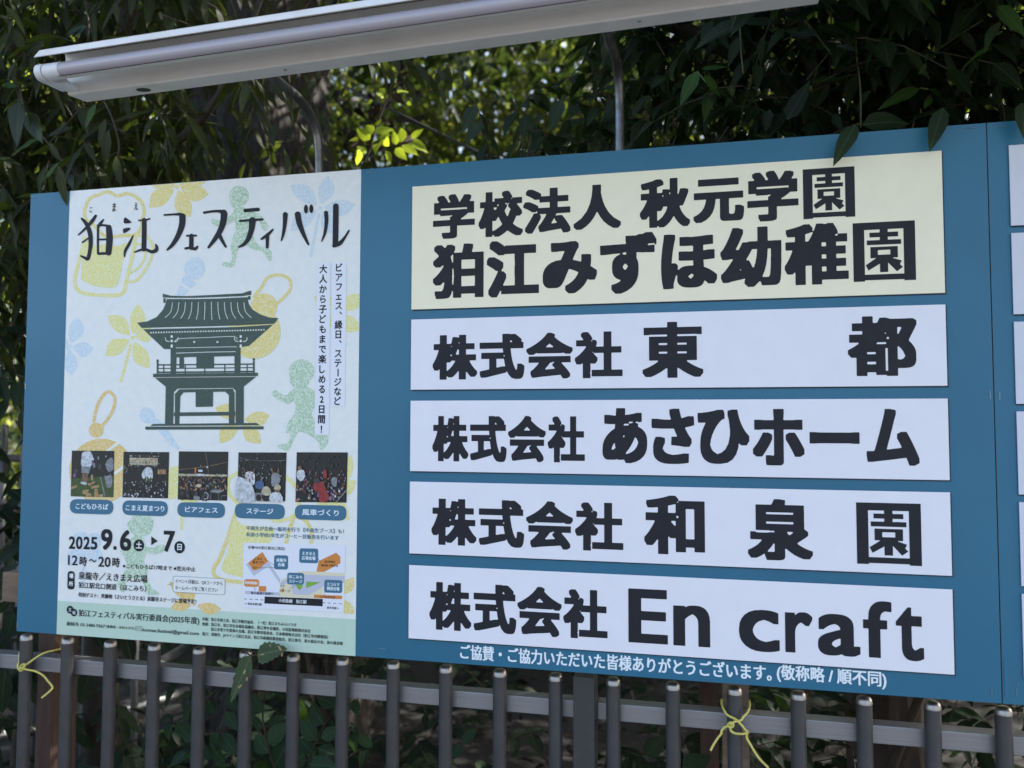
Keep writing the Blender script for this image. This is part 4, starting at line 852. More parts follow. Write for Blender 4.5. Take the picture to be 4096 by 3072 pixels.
# ================================================================= yellow wires
def wire(name, label, groups, F, knot):
    t = empty(name, tuple(fr(F, *knot, .03))); tag(t, label, 'wire', 'yellow binding wires on the fence')
    for pts in groups:
        mb = MB(); mb.tube(crom([fr(F, a, b_, y) for a, b_, y in pts], 7), .0020, 'rope', 10); mb.build('strand', t, True)
    return t
t = wire('binding_wire', 'yellow plastic wire knotted round the leftmost fence bar, its loose end curling down',
     [[(670, 384, .088), (560, 408, .058), (460, 436, .042), (380, 484, .036), (330, 520, .0305), (280, 556, .0285), (245, 580, .026)],
      [(228, 408, .060), (206, 440, .052), (208, 490, .046), (204, 530, .036), (190, 560, .030), (196, 600, .028), (220, 622, .027), (245, 610, .025), (262, 585, .024), (240, 560, .024), (216, 575, .025), (222, 604, .024)],
      [(228, 590, .022), (250, 600, .022), (300, 612, .024), (380, 628, .028), (460, 672, .030), (515, 735, .028), (552, 780, .026), (556, 812, .022), (500, 866, .018), (445, 910, .014)],
      [(232, 560, .022), (256, 550, .021), (266, 566, .021), (250, 588, .021), (226, 590, .022)]], 'L', (240, 580))
t = wire('binding_wire', 'yellow plastic wire crossed over a fence bar under the bottom plate',
     [[(1516, 440, .072), (1520, 480, .05), (1540, 530, .038), (1570, 575, .031), (1640, 612, .026), (1690, 660, .026), (1722, 700, .028), (1756, 732, .033)],
      [(1762, 450, .072), (1764, 500, .05), (1748, 550, .036), (1712, 590, .029), (1690, 622, .027), (1640, 632, .023), (1606, 650, .022)],
      [(1590, 690, .024), (1606, 722, .024), (1650, 740, .024), (1710, 742, .026), (1738, 738, .028), (1742, 780, .028), (1770, 830, .026), (1810, 900, .022), (1860, 970, .018), (1934, 1044, .012)],
      [(1612, 684, .020), (1590, 672, .020), (1545, 684, .022), (1530, 700, .022), (1516, 722, .022), (1514, 742, .022), (1484, 780, .022), (1450, 832, .020), (1420, 890, .018)],
      [(1582, 646, .020), (1606, 642, .018), (1622, 664, .018), (1606, 686, .018), (1580, 676, .019), (1574, 658, .020), (1590, 648, .017), (1604, 662, .017)]], 'K', (1600, 662))

# ================================================================= foliage
def leaf_geo(kind, seg=5, fold=.25, curl=.25, teeth=0):
    """unit leaf along +y, normal +z, petiole at origin"""
    ys = np.linspace(0, 1, seg+1); W = {'lance': .125, 'ovate': .215, 'round': .30, 'far': .22, 'tooth': .32}[kind]
    def prof(t):
        if kind == 'lance': return math.sin(math.pi*t**.8)**.9
        if kind == 'ovate': return (math.sin(math.pi*min(1, t**.72))**.85)*(1-.25*t) if t < .86 else max(0, (1-t)/.14)**1.25*.26
        if kind == 'tooth': return (math.sin(math.pi*min(1, t**.6))**.7)*(1-.3*t)
        return math.sin(math.pi*t**.75)**.7
    vs = []; 
    for i, y in enumerate(ys):
        wv = W*max(0, prof(y)) if 0 < y < 1 else 0
        if teeth and 0 < i < seg: wv *= (1.08 if i % 2 else .90)
        zc = -curl*y*y; wob = .012*math.sin(i*2.3)
        vs += [(-wv, y+(.02 if teeth and i % 2 else 0), zc+fold*wv+wob), (0, y, zc), (wv, y+(.02 if teeth and i % 2 else 0), zc+fold*wv-wob)]
    fs = []
    for i in range(seg):
        a = i*3; b_ = a+3
        if i == 0: fs += [(a+1, b_+1, b_), (a+1, b_+2, b_+1)]
        elif i == seg-1: fs += [(a, a+1, b_+1), (a+1, a+2, b_+1)]
        else: fs += [(a, a+1, b_+1, b_), (a+1, a+2, b_+2, b_+1)]
    used = sorted({i for f in fs for i in f}); mp_ = {u: k for k, u in enumerate(used)}
    return np.array([vs[u] for u in used], float), [tuple(mp_[i] for i in f) for f in fs]
def frames(D, Nn):
    D = D/np.linalg.norm(D, axis=1)[:, None]; S = np.cross(D, Nn); S /= np.linalg.norm(S, axis=1)[:, None]+1e-9
    return S, D, np.cross(S, D)
def mass(name, P, D, Nn, L, mt, kind='ovate', parent=None, seg=3, **kw):
    """many leaves joined into one mesh"""
    v, f = leaf_geo(kind, seg, **kw); S, D, Q = frames(D, Nn); n = len(P); L = np.asarray(L)[:, None, None]
    V = (P[:, None, :]+L*(v[None, :, 0:1]*S[:, None, :]+v[None, :, 1:2]*D[:, None, :]+v[None, :, 2:3]*Q[:, None, :])).reshape(-1, 3)
    ft = []
    for q in f: ft += [q] if len(q) == 3 else [(q[0], q[1], q[2]), (q[0], q[2], q[3])]
    fa = np.array(ft); Fi = (fa[None]+(np.arange(n)*len(v))[:, None, None]).reshape(-1)
    me = bpy.data.meshes.new(name); me.vertices.add(len(V)); me.vertices.foreach_set('co', V.reshape(-1))
    nf = len(Fi)//3; me.loops.add(len(Fi)); me.loops.foreach_set('vertex_index', Fi.astype(np.int32))
    me.polygons.add(nf); me.polygons.foreach_set('loop_start', (np.arange(nf)*3).astype(np.int32)); me.polygons.foreach_set('loop_total', np.full(nf, 3, np.int32))
    me.polygons.foreach_set('use_smooth', np.ones(nf, bool))
    W = np.abs(v[:, 0]).max()
    for an, ar in (('across', v[:, 0]/W), ('along', v[:, 1])):
        q = me.attributes.new(an, 'FLOAT', 'POINT'); q.data.foreach_set('value', np.tile(ar, n).astype(np.float32))
    me.materials.append(M[mt]); me.update()
    o = link(name, me, parent); o['kind'] = 'stuff'; return o
_lm = {}
def leaf_obj(parent, p, d, nn, L, mt, kind='ovate', var=0, wide=1.0):
    key = (kind, mt, var)
    if key not in _lm:
        v, f = leaf_geo(kind, 6 if kind != 'tooth' else 13, fold=(.18, .35, .1)[var % 3], curl=(.12, .3, .02)[var % 3], teeth=1 if kind == 'tooth' else 0)
        me = bpy.data.meshes.new('leaf'); me.from_pydata([tuple(q) for q in v], [], f); me.materials.append(M[mt])
        W = np.abs(v[:, 0]).max()
        for an, ar in (('across', v[:, 0]/W), ('along', v[:, 1])):
            q = me.attributes.new(an, 'FLOAT', 'POINT'); q.data.foreach_set('value', ar.astype(np.float32))
        me.polygons.foreach_set('use_smooth', [True]*len(f)); me.update(); _lm[key] = me
    o = bpy.data.objects.new('leaf', _lm[key]); COL.objects.link(o); o.parent = parent
    S, D, Q = frames(np.array([d]), np.array([nn])); S, D, Q = S[0]*L*wide, D[0]*L, Q[0]*L
    q = parent.location
    o.matrix_local = Matrix(((S[0], D[0], Q[0], p[0]-q.x), (S[1], D[1], Q[1], p[1]-q.y), (S[2], D[2], Q[2], p[2]-q.z), (0, 0, 0, 1)))
    return o
def traced_leaf(parent, F, a, b_, Y, mt, kind='ovate', var=0, wide=1.0, dy=0.0, tilt=0.3):
    p = fr(F, a[0], a[1], Y); q = fr(F, b_[0], b_[1], Y+dy); d = q-p; L = np.linalg.norm(d)
    nn = np.array([random.uniform(-tilt, tilt), -1, random.uniform(0, .8)])
    return leaf_obj(parent, p, d, nn, L, mt, kind, var, wide)
def project(P):
    d = P-CAM; z = d@CF; return 2048+F_PX*(d@CR)/z, 1536-F_PX*(d@CU)/z, z
def pdens(kind, q):
    x, y, z = project(np.array([q])); x, y = x[0], y[0]
    if z[0] < .2: return 1
    if 1330 < x < 1760 and 380 < y < 720 and q[1] < 1: return 0
    if kind == 'l':
        if x > 1480: return .02
        if x > 760: return .06 if y > 330 else .20
        if x < 500: return .58
        return 1
    if x < 1480: return .0
    if x < 1820: return .30 if y < 330 else .40
    if x < 2460: return .07 if (y < 420 and x > 1900) else .65
    if x > 3640 and y > 350 and x < 3900: return .5
    return 1
def shrub(t, vol, ntw, Lr, mtw, mleaf, kind, nind=230, twl=(.14, .32), nl=(6, 10), droop=.35, up=.2, keep=None, twr=.0016, wide=.0, seg=4, young=None):
    """twigs with alternate leaves through a volume; the largest in view as objects, the rest joined"""
    Ps, Ds, Ns, Ls = [], [], [], []; tw = MB()
    for i in range(ntw):
        p = vol(); 
        if p is None: continue
        p = np.array(p, float); d = np.array([random.gauss(0, 1), random.gauss(-.25, .8), random.gauss(up, .7)]); d /= np.linalg.norm(d)
        T = random.uniform(*twl); k = random.randint(*nl); pts = []
        for j in range(k+1):
            s = j/k; q = p+d*T*s+np.array([0, 0, -droop*T*s*s])
            pts.append(q)
        if keep and not all(keep(q) for q in pts): continue
        tw.tube(pts[::2]+[pts[-1]], list(np.linspace(twr, twr*.5, len(pts[::2])+1)), mtw, 5, False)
        for j in range(1, k+1):
            td = pts[j]-pts[j-1]; td /= np.linalg.norm(td); side = np.cross(td, np.array([0, 0, 1.]))+1e-6; side /= np.linalg.norm(side)
            ld = td*random.uniform(.3, .9)+side*(1 if j % 2 else -1)*random.uniform(.5, 1)+np.array([0, 0, -random.uniform(0, droop*2)])
            ld /= np.linalg.norm(ld); L = random.uniform(*Lr)*(1-.25*j/k)
            if keep and not keep(pts[j]+ld*L): continue
            if in_gap(pts[j]): continue
            Ps.append(pts[j]); Ds.append(ld); Ls.append(L); Ns.append(np.array([random.gauss(0, .45), random.gauss(-.35, .4), 1.]))
    if not Ps: return
    P, D, Nn, L = np.array(Ps), np.array(Ds), np.array(Ns), np.array(Ls)
    x, y, z = project(P+D*L[:, None]*.5); inn = (z > .2) & (x > -60) & (x < 4150) & (y > -60) & (y < 3120)
    # keep leaves that are not behind the boards
    pb = CAM+(P-CAM)*((0-CAM[1])/(P[:, 1]-CAM[1]))[:, None]; hid = (P[:, 1] > 0) & (pb[:, 0] > -.09) & (pb[:, 0] < 3.5) & (pb[:, 2] > .01) & (pb[:, 2] < .90)
    sc_ = np.where(inn & ~hid, L/z, 0); order = np.argsort(-sc_); ind = [i for i in order[:nind] if sc_[i] > 0]
    for i in ind: leaf_obj(t, P[i], D[i], Nn[i], L[i], young if (young and random.random() < .08) else mleaf, kind, random.randint(0, 2), random.uniform(.85, 1.2))
    rest = np.ones(len(P), bool); rest[ind] = False
    if rest.any(): mass('foliage', P[rest], D[rest], Nn[rest], L[rest], mleaf, kind, t, seg)
    if tw.v: o = tw.build('twigs', t, True); o['kind'] = 'stuff'
def limb(pts, r, mt, name, parent, jit=.05, n=12):
    mb = MB(); q = crom(pts, 7); mb.tube(q, list(np.interp(np.linspace(0, 1, len(q)), np.linspace(0, 1, len(r)), r)), mt, n, True, jit); return mb.build(name, parent, True)
def big_trunk(pts, r, mt, parent, name='trunk'):
    q = crom(pts, 22); n = 56; rr = np.interp(np.linspace(0, 1, len(q)), np.linspace(0, 1, len(r)), r); vs = []
    ph = RNG.rand(12)*6.28
    for i, p in enumerate(q):
        for k in range(n):
            a = 2*math.pi*k/n; z = p[2]
            rid = .06*math.sin(a*5+ph[0]+z*1.2)+.045*math.sin(a*11+ph[1]-z*2.3)+.030*math.sin(a*19+ph[2]+z*6)+.022*RNG.randn()
            vs.append(p+np.array([math.cos(a), math.sin(a), 0])*rr[i]*(1+rid))
    mb = MB(); mb.add(vs, [(i*n+k, i*n+(k+1) % n, (i+1)*n+(k+1) % n, (i+1)*n+k) for i in range(len(q)-1) for k in range(n)], mt); return mb.build(name, parent, True)

U = random.uniform
GAPS = []          # openings in the canopy through which the sun reaches what the photograph shows lit
def sunlit(p, r): GAPS.append((np.array(p, float), r))

for q in ((1180, 560), (1250, 640), (1150, 620), (1215, 480)): sunlit(at(*q, 1.9), .05)
for q in ((900, 1050), (620, 980), (760, 1080), (1020, 1000), (560, 1150), (760, 600)): sunlit(fr('S', *q, 1.0), .17)
def in_gap(p):
    for g, r in GAPS:
        d = p-g; k = d@SUN
        if k > -.05 and np.linalg.norm(d-k*SUN) < r: return True
    return False

# --- broadleaf evergreen hanging over the right of the board
t = empty('laurel_tree', (1.75, .75, -ZB)); tag(t, 'dark broad leaved evergreen spilling over the top right of the blue boards', 'tree')
limb([(1.75, .75, -ZB), (1.70, .72, .2), (1.78, .70, .9), (1.72, .74, 1.5), (1.85, .9, 2.6)], [.11, .09, .08, .07, .05], 'bark2', 'trunk', t, .06)
limb([(1.74, .72, .8), (1.55, .55, 1.15), (1.2, .42, 1.35), (.95, .45, 1.4)], [.035, .025, .016, .008], 'twig', 'branch', t, .04, 8)
limb([(1.78, .70, .7), (1.98, .50, 1.05), (2.1, .40, 1.5), (2.25, .4, 1.9)], [.04, .03, .02, .01], 'bark2', 'branch', t, .04, 8)
limb([(1.72, .70, .9), (1.58, .50, 1.1), (1.45, .35, 1.5), (1.5, .3, 1.9)], [.03, .02, .013, .006], 'twig', 'branch', t, .04, 8)
limb([(1.4, .5, 1.0), (1.15, .35, 1.02), (.95, .3, .98), (.82, .28, .93)], [.008, .006, .004, .003], 'twig', 'branch', t, .04, 7)
def kr(q):
    if q[1] < .035 and q[2] < .97: return False
    return q[1] > -.10 and not (q[1] < .1 and .35 < q[0] < 1.5 and q[2] > .95)
def vr():
    x = U(.80, 2.9); y = U(.10, .85); z = U(.72, 2.0)
    dens = min(1, max(.10, (x-.95)/.55))
    if z > 1.22 and x < 1.35: dens *= .30
    if x < 1.32 and z > 1.02+.1*y: dens *= .5
    return (x, y, z) if random.random() < pdens('r', (x, y, z)) else None
shrub(t, vr, 2000, (.060, .098), 'twig', 'lf_r', 'ovate', 150, keep=kr, droop=.5, young='lf_young')
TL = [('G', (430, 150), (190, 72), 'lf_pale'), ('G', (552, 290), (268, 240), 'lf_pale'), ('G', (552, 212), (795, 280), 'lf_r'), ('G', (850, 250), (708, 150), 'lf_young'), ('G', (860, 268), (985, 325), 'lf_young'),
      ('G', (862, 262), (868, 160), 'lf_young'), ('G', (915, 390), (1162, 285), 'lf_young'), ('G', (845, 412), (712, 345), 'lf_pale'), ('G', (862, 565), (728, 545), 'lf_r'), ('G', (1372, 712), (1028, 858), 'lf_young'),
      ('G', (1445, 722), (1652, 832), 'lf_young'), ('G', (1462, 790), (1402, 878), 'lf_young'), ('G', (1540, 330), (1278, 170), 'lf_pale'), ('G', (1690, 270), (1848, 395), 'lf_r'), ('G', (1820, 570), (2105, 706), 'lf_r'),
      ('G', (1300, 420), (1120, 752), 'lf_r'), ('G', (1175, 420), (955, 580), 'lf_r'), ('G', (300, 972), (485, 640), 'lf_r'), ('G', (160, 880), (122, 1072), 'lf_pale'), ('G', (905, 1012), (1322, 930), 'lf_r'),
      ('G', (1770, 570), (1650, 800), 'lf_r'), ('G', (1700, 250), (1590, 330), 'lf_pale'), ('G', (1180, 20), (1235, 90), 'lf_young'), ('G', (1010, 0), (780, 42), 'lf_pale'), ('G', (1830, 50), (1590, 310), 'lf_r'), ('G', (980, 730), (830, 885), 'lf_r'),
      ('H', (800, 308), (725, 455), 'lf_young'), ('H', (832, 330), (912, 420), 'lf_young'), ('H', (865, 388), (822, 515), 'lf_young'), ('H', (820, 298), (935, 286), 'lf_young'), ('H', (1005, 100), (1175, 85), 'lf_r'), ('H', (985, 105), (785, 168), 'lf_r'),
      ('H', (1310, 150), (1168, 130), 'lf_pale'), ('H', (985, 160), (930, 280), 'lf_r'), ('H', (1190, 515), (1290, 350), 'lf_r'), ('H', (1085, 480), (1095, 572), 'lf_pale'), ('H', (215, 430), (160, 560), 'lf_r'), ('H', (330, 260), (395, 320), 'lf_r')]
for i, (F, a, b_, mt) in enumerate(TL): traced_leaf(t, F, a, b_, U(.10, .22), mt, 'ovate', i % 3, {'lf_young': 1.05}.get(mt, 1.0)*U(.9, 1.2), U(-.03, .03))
n = 6500; P = np.stack([1.35+RNG.rand(n)*1.9, -.50+RNG.rand(n)*.65, 1.17+RNG.rand(n)*.6], 1)
mass('overhanging_foliage', P, RNG.randn(n, 3)+[0, -.2, -.6], RNG.randn(n, 3)*.5+[0, 0, 1], .06+.04*RNG.rand(n), 'lf_r', 'ovate', t, 3)
o = traced_leaf(t, 'G', (858, 1000), (668, 1318), -.028, 'lf_r', 'ovate', 0, .95, -.012, .15); traced_leaf(t, 'G', (1560, 868), (1455, 1205), -.022, 'lf_r', 'ovate', 0, .95, -.012, .15)
o = traced_leaf(t, 'G', (2190, 830), (2225, 1100), -.022, 'lf_r', 'ovate', 0, 1.1, -.012, .15)
for F, pts in (('G', [(895, 1030), (890, 700), (862, 460), (852, 270)]), ('G', [(680, 465), (600, 360), (440, 160)]), ('G', [(1420, 460), (1560, 370), (1690, 280), (1880, 160)]), ('G', [(900, 1010), (862, 998)]), ('G', [(1440, 720), (1375, 712)]),
               ('H', [(1000, 320), (990, 220), (985, 100)]), ('H', [(870, 395), (800, 308)])):
    mb = MB(); mb.tube(crom([fr(F, a, b_, .15) for a, b_ in pts], 4), .0017, 'twigg', 6); mb.build('stem', t, True)

# --- long leaved shrub at the left
t = empty('lance_leaved_tree', (-.45, .7, -ZB)); tag(t, 'dense dark shrub with long narrow drooping leaves at the top left behind the lamp', 'tree')
limb([(-.45, .7, -ZB), (-.42, .62, 0), (-.35, .55, .8), (-.30, .5, 1.4), (-.2, .5, 2.3)], [.05, .045, .035, .025, .015], 'twig', 'trunk', t, .05)
limb([(-.38, .55, .7), (-.15, .4, 1.05), (.12, .34, 1.25), (.3, .36, 1.7)], [.02, .014, .009, .005], 'twig', 'branch', t, .04, 8)
limb([(-.33, .5, 1.2), (-.6, .4, 1.5), (-.9, .4, 1.7)], [.016, .01, .006], 'twig', 'branch', t, .04, 8)
def vl():
    x = U(-1.5, .62); y = U(.14, .95); z = U(.75, 2.1)
    return (x, y, z) if random.random() < pdens('l', (x, y, z)) else None
def kl(q): return q[1] > .05 and not (q[1] < .1 and q[2] < .95 and q[0] > -.13)
shrub(t, vl, 2200, (.075, .125), 'twig', 'lf_l', 'lance', 170, keep=kl, droop=.8, up=.35, wide=.1)
def vl2():
    x = U(-1.3, -.16); return (x, U(.12, .9), U(-.7, .8)) if random.random() < .8 else None
for F, a, b_, mt, y_ in (('A', (470, 1370), (560, 1530), 'lf_l', .10), ('A', (490, 1380), (530, 1700), 'lf_l', -.012), ('A', (590, 1440), (590, 1570), 'lf_pale', .1), ('A', (960, 1290), (990, 1540), 'lf_l', .12), ('A', (880, 980), (800, 1220), 'lf_l', .15),
                     ('A', (900, 1070), (850, 1400), 'lf_l', .15), ('A', (800, 860), (690, 1050), 'lf_young', .15), ('A', (590, 1060), (380, 1110), 'lf_l', .15), ('A', (330, 1150), (60, 1270), 'lf_young', .15), ('A', (540, 1340), (330, 1480), 'lf_young', .13),
                     ('A', (180, 640), (340, 510), 'lf_young', .2), ('A', (170, 740), (410, 610), 'lf_l', .2), ('A', (560, 290), (690, 200), 'lf_pale', .2), ('A', (150, 720), (-20, 690), 'lf_young', .2), ('A', (170, 800), (100, 1200), 'lf_pale', .2), ('A', (240, 930), (330, 1180), 'lf_pale', .2), ('A', (740, 120), (800, 10), 'lf_l', .2), ('A', (720, 220), (570, 300), 'lf_pale', .2)):
    traced_leaf(t, F, a, b_, y_, mt, 'lance' if mt != 'lf_pale' else 'ovate', 0, U(.95, 1.35), 0, .2)
for pts in ([(860, 840), (930, 980), (985, 1180), (980, 1300)], [(730, 340), (735, 180), (700, 0)], [(350, 1130), (520, 1330), (760, 1560)], [(190, 880), (165, 740), (110, 620)]):
    mb = MB(); mb.tube(crom([fr('A', a, b_, .16) for a, b_ in pts], 4), .0020, 'twig', 6); mb.build('stem', t, True)
t = empty('wayside_shrub', (-.55, .45, -ZB)); tag(t, 'loose blurred leafy shrub left of the notice board and behind the fence', 'shrub')
shrub(t, vl2, 220, (.07, .12), 'twig', 'lf_b', 'ovate', 120, keep=lambda q: q[1] > .11, droop=.6, up=.1)
limb([(-.55, .45, -ZB), (-.5, .42, -.4), (-.45, .45, .3)], [.015, .012, .006], 'twig', 'stem', t, .04, 7)
for F, a, b_ in (('L', (120, 860), (60, 690)), ('L', (100, 850), (220, 1090)), ('L', (180, 560), (30, 640)), ('L', (150, 10), (40, 290)), ('L', (960, 640), (810, 1000)), ('L', (60, 600), (-30, 1100))): traced_leaf(t, F, a, b_, .2, 'lf_b', 'ovate', 0, 1.5, 0, .3)

# --- big dark trunk behind the board
t = empty('old_tree', (.10, 2.1, -ZB)); tag(t, 'huge dark rough barked trunk behind the poster and the left lamp pipe', 'tree')
x0_, x1_ = at(860, 2750, 2.1)[0], at(1420, 2750, 2.1)[0]; cx = (x0_+x1_)/2; rt = (x1_-x0_)/2*.93
big_trunk([(cx, 2.1, -ZB-.1), (cx, 2.1, -.5), (cx-.02, 2.1, .3), (cx-.12, 2.12, 1.2), (cx-.25, 2.2, 2.2), (cx-.4, 2.3, 4.5)], [rt*1.35, rt*1.05, rt*.98, rt*1.0, rt*.95, rt*.6], 'bark', t)
n = 1500; A = RNG.rand(n)*2*math.pi; Z = RNG.rand(n)*2.6-.2
P = np.stack([cx-.1*Z+np.cos(A)*rt*1.08, 2.1+np.sin(A)*rt*1.08, Z], 1); kp = (P[:, 1] < 2.2) & (RNG.rand(n) < .22+.5*(np.sin(A*3+Z*4) > .2)); P = P[kp]
mass('ivy', P, np.stack([RNG.randn(len(P))*.6, -np.ones(len(P))*.2, -np.ones(len(P))], 1), np.stack([RNG.randn(len(P))*.3, -np.ones(len(P)), RNG.rand(len(P))*.6], 1), .04+.04*RNG.rand(len(P)), 'lf_b', 'ovate', t, 3)

# --- bright sprig
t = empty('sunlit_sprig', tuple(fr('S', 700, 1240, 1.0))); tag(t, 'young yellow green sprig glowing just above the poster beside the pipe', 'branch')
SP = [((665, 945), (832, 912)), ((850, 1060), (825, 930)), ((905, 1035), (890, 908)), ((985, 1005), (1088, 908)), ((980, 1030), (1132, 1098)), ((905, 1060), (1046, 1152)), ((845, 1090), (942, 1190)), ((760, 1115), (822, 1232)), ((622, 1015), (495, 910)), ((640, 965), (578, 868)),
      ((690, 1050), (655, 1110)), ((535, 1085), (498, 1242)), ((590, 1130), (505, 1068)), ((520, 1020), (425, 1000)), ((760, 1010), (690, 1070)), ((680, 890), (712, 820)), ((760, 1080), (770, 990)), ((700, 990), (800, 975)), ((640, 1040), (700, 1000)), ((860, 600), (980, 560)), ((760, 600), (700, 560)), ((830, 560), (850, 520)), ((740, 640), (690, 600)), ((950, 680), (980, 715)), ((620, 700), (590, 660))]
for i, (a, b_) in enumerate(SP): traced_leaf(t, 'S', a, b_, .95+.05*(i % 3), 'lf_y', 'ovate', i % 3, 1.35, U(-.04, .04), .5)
for pts in ([(560, 1240), (640, 1040), (660, 900)], [(640, 1080), (840, 1070), (1000, 1020)], [(560, 1240), (740, 720), (830, 590)]):
    mb = MB(); mb.tube(crom([fr('S', a, b_, 1.0) for a, b_ in pts], 4), .003, 'twig', 6); mb.build('stem', t, True)
n = 90; c = [fr('S', U(330, 1000), U(380, 1200), U(1.05, 1.6)) for _ in range(n)]
mass('dry_leaves', np.array(c), RNG.randn(n, 3)+[0, 0, -.6], RNG.randn(n, 3)*.6+[0, -1, .3], .03+.05*RNG.rand(n), 'litter', 'ovate', t, 4)
mb = MB(); mb.tube(crom([fr('S', 380, 530, 1.3), fr('S', 620, 660, 1.25), fr('S', 1050, 870, 1.2), fr('S', 1420, 1050, 1.15), fr('S', 1800, 1240, 1.1)], 6), .0045, 'cable', 8)
o = mb.build('cable', None, True); tag(o, 'thin black cable slanting down behind the board right of the bright sprig', 'cable')

# --- plants under the board
t = empty('climbing_plant', tuple(at(1250, 3060, .35))); tag(t, 'climbing plant with round veined leaves showing between the fence bars below the poster', 'plant')
VL = [((565, 1090), (430, 800)), ((680, 960), (590, 800)), ((685, 1150), (575, 1000)), ((740, 1130), (935, 1010)), ((1370, 1095), (1165, 860)), ((1505, 890), (1290, 790)), ((1280, 1275), (1110, 1050)), ((960, 1300), (750, 1250)), ((1340, 1250), (1560, 1140)), ((750, 1300), (960, 1100)),
      ((750, 1420), (590, 1200)), ((820, 1580), (960, 1300)), ((1210, 1540), (1490, 1565)), ((1300, 1360), (1540, 1450)), ((1240, 1420), (1100, 1250)), ((1170, 1400), (1000, 1560)), ((1480, 1010), (1640, 900)), ((1700, 820), (1740, 1000)), ((1460, 1050), (1490, 1180)), ((860, 740), (905, 860)), ((830, 750), (770, 800)),
      ((200, 1200), (90, 1420)), ((240, 1200), (400, 1450)), ((150, 1000), (80, 820)), ((280, 960), (400, 1160)), ((120, 1300), (240, 1560)), ((300, 760), (400, 950)), ((-60, 1300), (-200, 1100)), ((-40, 1320), (120, 1500)), ((-150, 1400), (-330, 1560)), ((-100, 900), (-200, 1080)), ((-300, 1100), (-420, 1290)), ((-260, 1080), (-120, 1240)),
      ((1760, 1200), (1900, 1380)), ((1740, 1220), (1620, 1420)), ((2900, 1300), (3060, 1150)), ((2880, 1320), (2750, 1500))]
for i, (a, b_) in enumerate(VL): traced_leaf(t, 'V', a, b_, .14+.015*(i % 4), 'lf_ivy', 'round', i % 3, 1.0, U(-.02, .02), .25)
for pts in ([(820, 1580), (750, 1330), (700, 1080), (700, 900), (735, 720)], [(1190, 1580), (1270, 1330), (1400, 1060), (1510, 900)], [(1700, 640), (1860, 400)], [(1220, 1400), (1240, 1440)]):
    mb = MB(); mb.tube(crom([fr('V', a, b_, .17) for a, b_ in pts], 5), .0017, 'twig', 6); mb.build('stem', t, True)
t = empty('chewed_vine', tuple(fr('V', 560, 340, .02))); tag(t, 'insect eaten toothed leaves on a thin stem at the lower edge of the poster', 'plant')
for a, b_, wd in (((630, 330), (965, 262), 1.02), ((560, 340), (330, 860), .62)):
    L1 = traced_leaf(t, 'V', a, b_, -.022, 'lf_dry', 'tooth', 2, wd, -.004, .05)
for c, r1, r2, rt_ in (((690, 325), 30, 8, -.2), ((880, 255), 34, 9, .9), ((775, 225), 20, 5, 1.2), ((905, 330), 12, 22, .3), ((560, 0), 1, 1, 0), ((490, 520), 12, 26, .5), ((440, 680), 12, 28, .7), ((520, 600), 10, 26, .2)):
    a, b0, s = FR['V']; mb = MB(); pts = []
    for k in range(10):
        th = 2*math.pi*k/10; rr = 1+.35*RNG.randn()*.5; u, v = r1*math.cos(th)*rr, r2*math.sin(th)*rr
        pts.append(fr('V', c[0]+u*math.cos(rt_)-v*math.sin(rt_), c[1]+u*math.sin(rt_)+v*math.cos(rt_), -.036))
    if r1 > 2: mb.add(pts, [tuple(range(10))[::-1]], 'dry'); mb.build('chewed_spot', t)
mb = MB(); mb.tube(crom([fr('V', 440, 262, .02), fr('V', 500, 290, -.005), fr('V', 560, 338, -.018), fr('V', 632, 326, -.022)], 5), .0013, 'twig', 6); mb.tube(crom([fr('V', 540, 290, .0), fr('V', 640, 296, -.008), fr('V', 700, 290, .01)], 5), .001, 'twig', 6); mb.build('stem', t, True)
def vb():
    x = U(-.6, 2.9); y = U(.2, 1.2); z = -ZB+random.random()**.8*U(.25, .95)
    if .62 < x < 1.15 and random.random() < .93: return None
    if x < .0 and random.random() < .6: return None
    return (x, y, z)
t = empty('ground_shrub', (1.6, .6, -ZB)); tag(t, 'low dark undergrowth filling the gaps of the fence under the boards', 'shrub')
shrub(t, vb, 1500, (.06, .11), 'twig', 'lf_b', 'ovate', 220, keep=lambda q: q[1] > .10 and q[2] < -.03, droop=.3, up=.6, young='lf_young')
limb([(1.6, .6, -ZB), (1.6, .55, -.6), (1.75, .5, -.1)], [.02, .015, .008], 'twig', 'stem', t)
traced_leaf(t, 'K', (835, 935), (1035, 760), .16, 'lf_b', 'ovate', 0, 1.5, 0, .2)
traced_leaf(t, 'K', (1170, 1050), (1430, 940), .16, 'lf_b', 'ovate', 0, 1.6, 0, .2)

# --- things behind the fence at the left
t = empty('back_fence', (0, .95, -ZB)); tag(t, 'second grey bar fence standing further back, seen past the left edge of the board', 'fence')
bx = [at(x, 2600, .95)[0] for x in (-90, -10, 70, 150, 230, 343, 430, 542)]
for x in bx:
    mb = MB(); mb.tube([(x, .95, -ZB), (x, .95, .42 if x < bx[4] else -.02)], .0115, 'bbar', 12); mb.build('bar', t, True)
mb = MB(); mb.tube([(bx[0]-1, .965, .30), (bx[4]+.1, .965, .30)], .014, 'bbar', 10); mb.build('top_rail', t, True)
t = empty('pipe_barrier', (.1, 1.3, -ZB)); tag(t, 'silver tubular barrier with two rails crossing behind the fence at the lower left', 'barrier')
pr = [fr('L', -120, 1330, .75), fr('L', 100, 1290, .85), fr('L', 840, 1170, 1.05), fr('L', 1330, 1040, 1.2), fr('L', 1780, 910, 1.35), fr('L', 1990, 850, 1.45)]
mb = MB(); mb.tube(pr, .021, 'pipe2', 14); mb.build('rail', t, True)
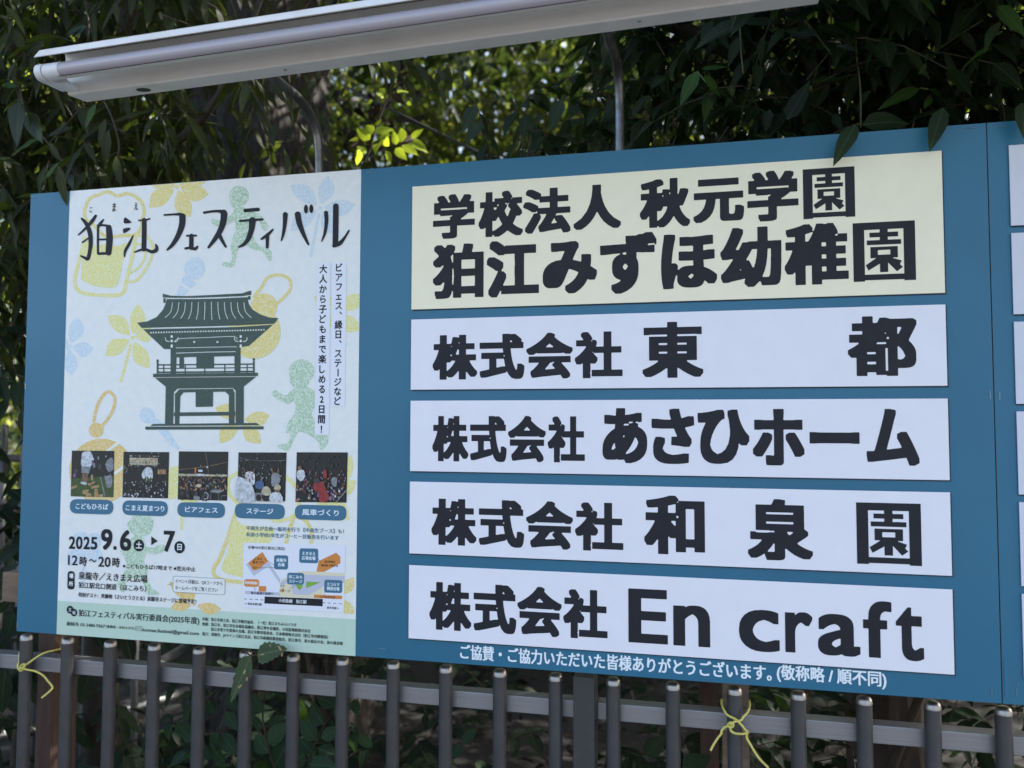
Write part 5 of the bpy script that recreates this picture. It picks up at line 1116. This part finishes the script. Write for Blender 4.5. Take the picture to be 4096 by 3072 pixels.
mb = MB(); mb.tube([fr('L', 1500, 640, 1.35), fr('L', 1760, 500, 1.5), fr('L', 2000, 360, 1.7)], .019, 'pipe2', 14); mb.build('rail', t, True)
a = fr('L', 1045, 1659, 1.1); mb = MB(); mb.tube(crom([(a[0], 1.1, -ZB), (a[0], 1.1, a[2]), tuple(fr('L', 1040, 900, 1.1)), tuple(fr('L', 1035, 760, 1.1)), tuple(fr('L', 1120, 690, 1.15)), tuple(fr('L', 1500, 640, 1.35))], 6), .030, 'pipe2', 16); mb.build('upright', t, True)

# --- leaf litter
n = 5200; X = RNG.rand(n)*11-6; Y = .2+RNG.rand(n)**1.4*8; P = np.stack([X, Y, -ZB+.035+.03*RNG.rand(n)+.0*X], 1)
o = mass('leaf_litter', P, np.stack([RNG.randn(n), RNG.randn(n), RNG.randn(n)*.2], 1), np.stack([RNG.randn(n)*.35, RNG.randn(n)*.35, np.ones(n)], 1), .04+.06*RNG.rand(n), 'litter', 'ovate', None, 3, fold=.5)

# --- background trees
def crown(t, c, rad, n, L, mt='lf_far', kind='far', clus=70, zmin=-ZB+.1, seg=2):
    cs = []
    while len(cs) < clus:
        q = RNG.randn(3); q = q/np.linalg.norm(q)*RNG.rand()**.4; cs.append(np.array(c)+q*rad)
    cs = np.array(cs); idx = RNG.randint(0, clus, n); P = cs[idx]+RNG.randn(n, 3)*np.array([.32, .32, .22])*min(rad)/2.4
    P = P[P[:, 2] > zmin]; k = len(P)
    return mass('foliage', P, RNG.randn(k, 3)+[0, 0, -.4], RNG.randn(k, 3)*.7+[0, 0, 1], L[0]+(L[1]-L[0])*RNG.rand(k), mt, kind, t, seg)
BT = [(-6.5, 4.6, 3.6, 2.3, 'tall sunny tree seen through the leaves at the upper left'), (-4.2, 7.5, 4.2, 2.6, 'yellow green tree far behind the strip lamp'), (-1.4, 9.0, 4.0, 2.9, 'sunlit tree behind the left lamp pipe'),
      (1.6, 8.2, 4.6, 2.8, 'tree whose bright leaves and sky gaps blur between the two lamp pipes'), (4.6, 7.0, 3.6, 2.6, 'tree behind the dark evergreen at the right'), (7.5, 9.5, 4.0, 3.0, 'distant tree at the far right of the grove')]
for i, (x, y, z, r, lb) in enumerate(BT):
    t = empty('background_tree', (x, y, -ZB)); tag(t, lb, 'tree', 'sunny trees behind the board')
    limb([(x, y, -ZB-.1), (x+.1, y, 1), (x-.1, y, z+1)], [.2, .16, .08], 'bark2', 'trunk', t, .05, 12)
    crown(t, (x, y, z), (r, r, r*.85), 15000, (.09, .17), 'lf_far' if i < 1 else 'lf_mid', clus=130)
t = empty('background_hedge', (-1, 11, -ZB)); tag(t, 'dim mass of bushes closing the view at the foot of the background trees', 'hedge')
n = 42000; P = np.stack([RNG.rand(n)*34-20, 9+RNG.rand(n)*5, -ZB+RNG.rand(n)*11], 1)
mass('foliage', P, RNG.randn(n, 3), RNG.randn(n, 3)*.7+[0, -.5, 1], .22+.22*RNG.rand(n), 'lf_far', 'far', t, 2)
n = 9000; P = np.stack([RNG.rand(n)*9-6.5, 3.0+RNG.rand(n)*1.6, -ZB+RNG.rand(n)*2.3], 1); 
t = empty('background_hedge', (-1, 3.6, -ZB)); tag(t, 'nearer bushes behind the old trunk on the shady ground', 'hedge')
mass('foliage', P, RNG.randn(len(P), 3), RNG.randn(len(P), 3)*.7+[0, 0, 1], .07+.08*RNG.rand(len(P)), 'lf_b', 'ovate', t, 2)

# --- the canopy overhead: crown of the shade tree behind the board
t = empty('shade_tree', (3.6, 2.6, -ZB)); tag(t, 'tall tree whose crown spreads above the board and shades it', 'tree')
limb([(3.6, 2.6, -ZB-.1), (3.55, 2.6, 1.5), (3.3, 2.4, 3.4), (2.6, 2.2, 4.6)], [.22, .19, .14, .08], 'bark', 'trunk', t, .05, 14)
n = 26000; P = np.stack([RNG.rand(n)*10-3.0, .1+RNG.rand(n)*5.0, 3.1+RNG.rand(n)*1.6], 1)
for g, r in GAPS:
    dv = P-g; s = dv@SUN; dist = np.linalg.norm(dv-s[:, None]*SUN, axis=1); P = P[dist > r]
k = len(P); mass('foliage', P, RNG.randn(k, 3)+[0, 0, -.3], RNG.randn(k, 3)*.5+[0, 0, 1], .13+.09*RNG.rand(k), 'lf_r', 'ovate', t, 2)

# ================================================================= lift everything to the ground level
for o in list(scene.objects):
    if o.parent is None and o.type in ('MESH', 'EMPTY'): o.location.z += ZB
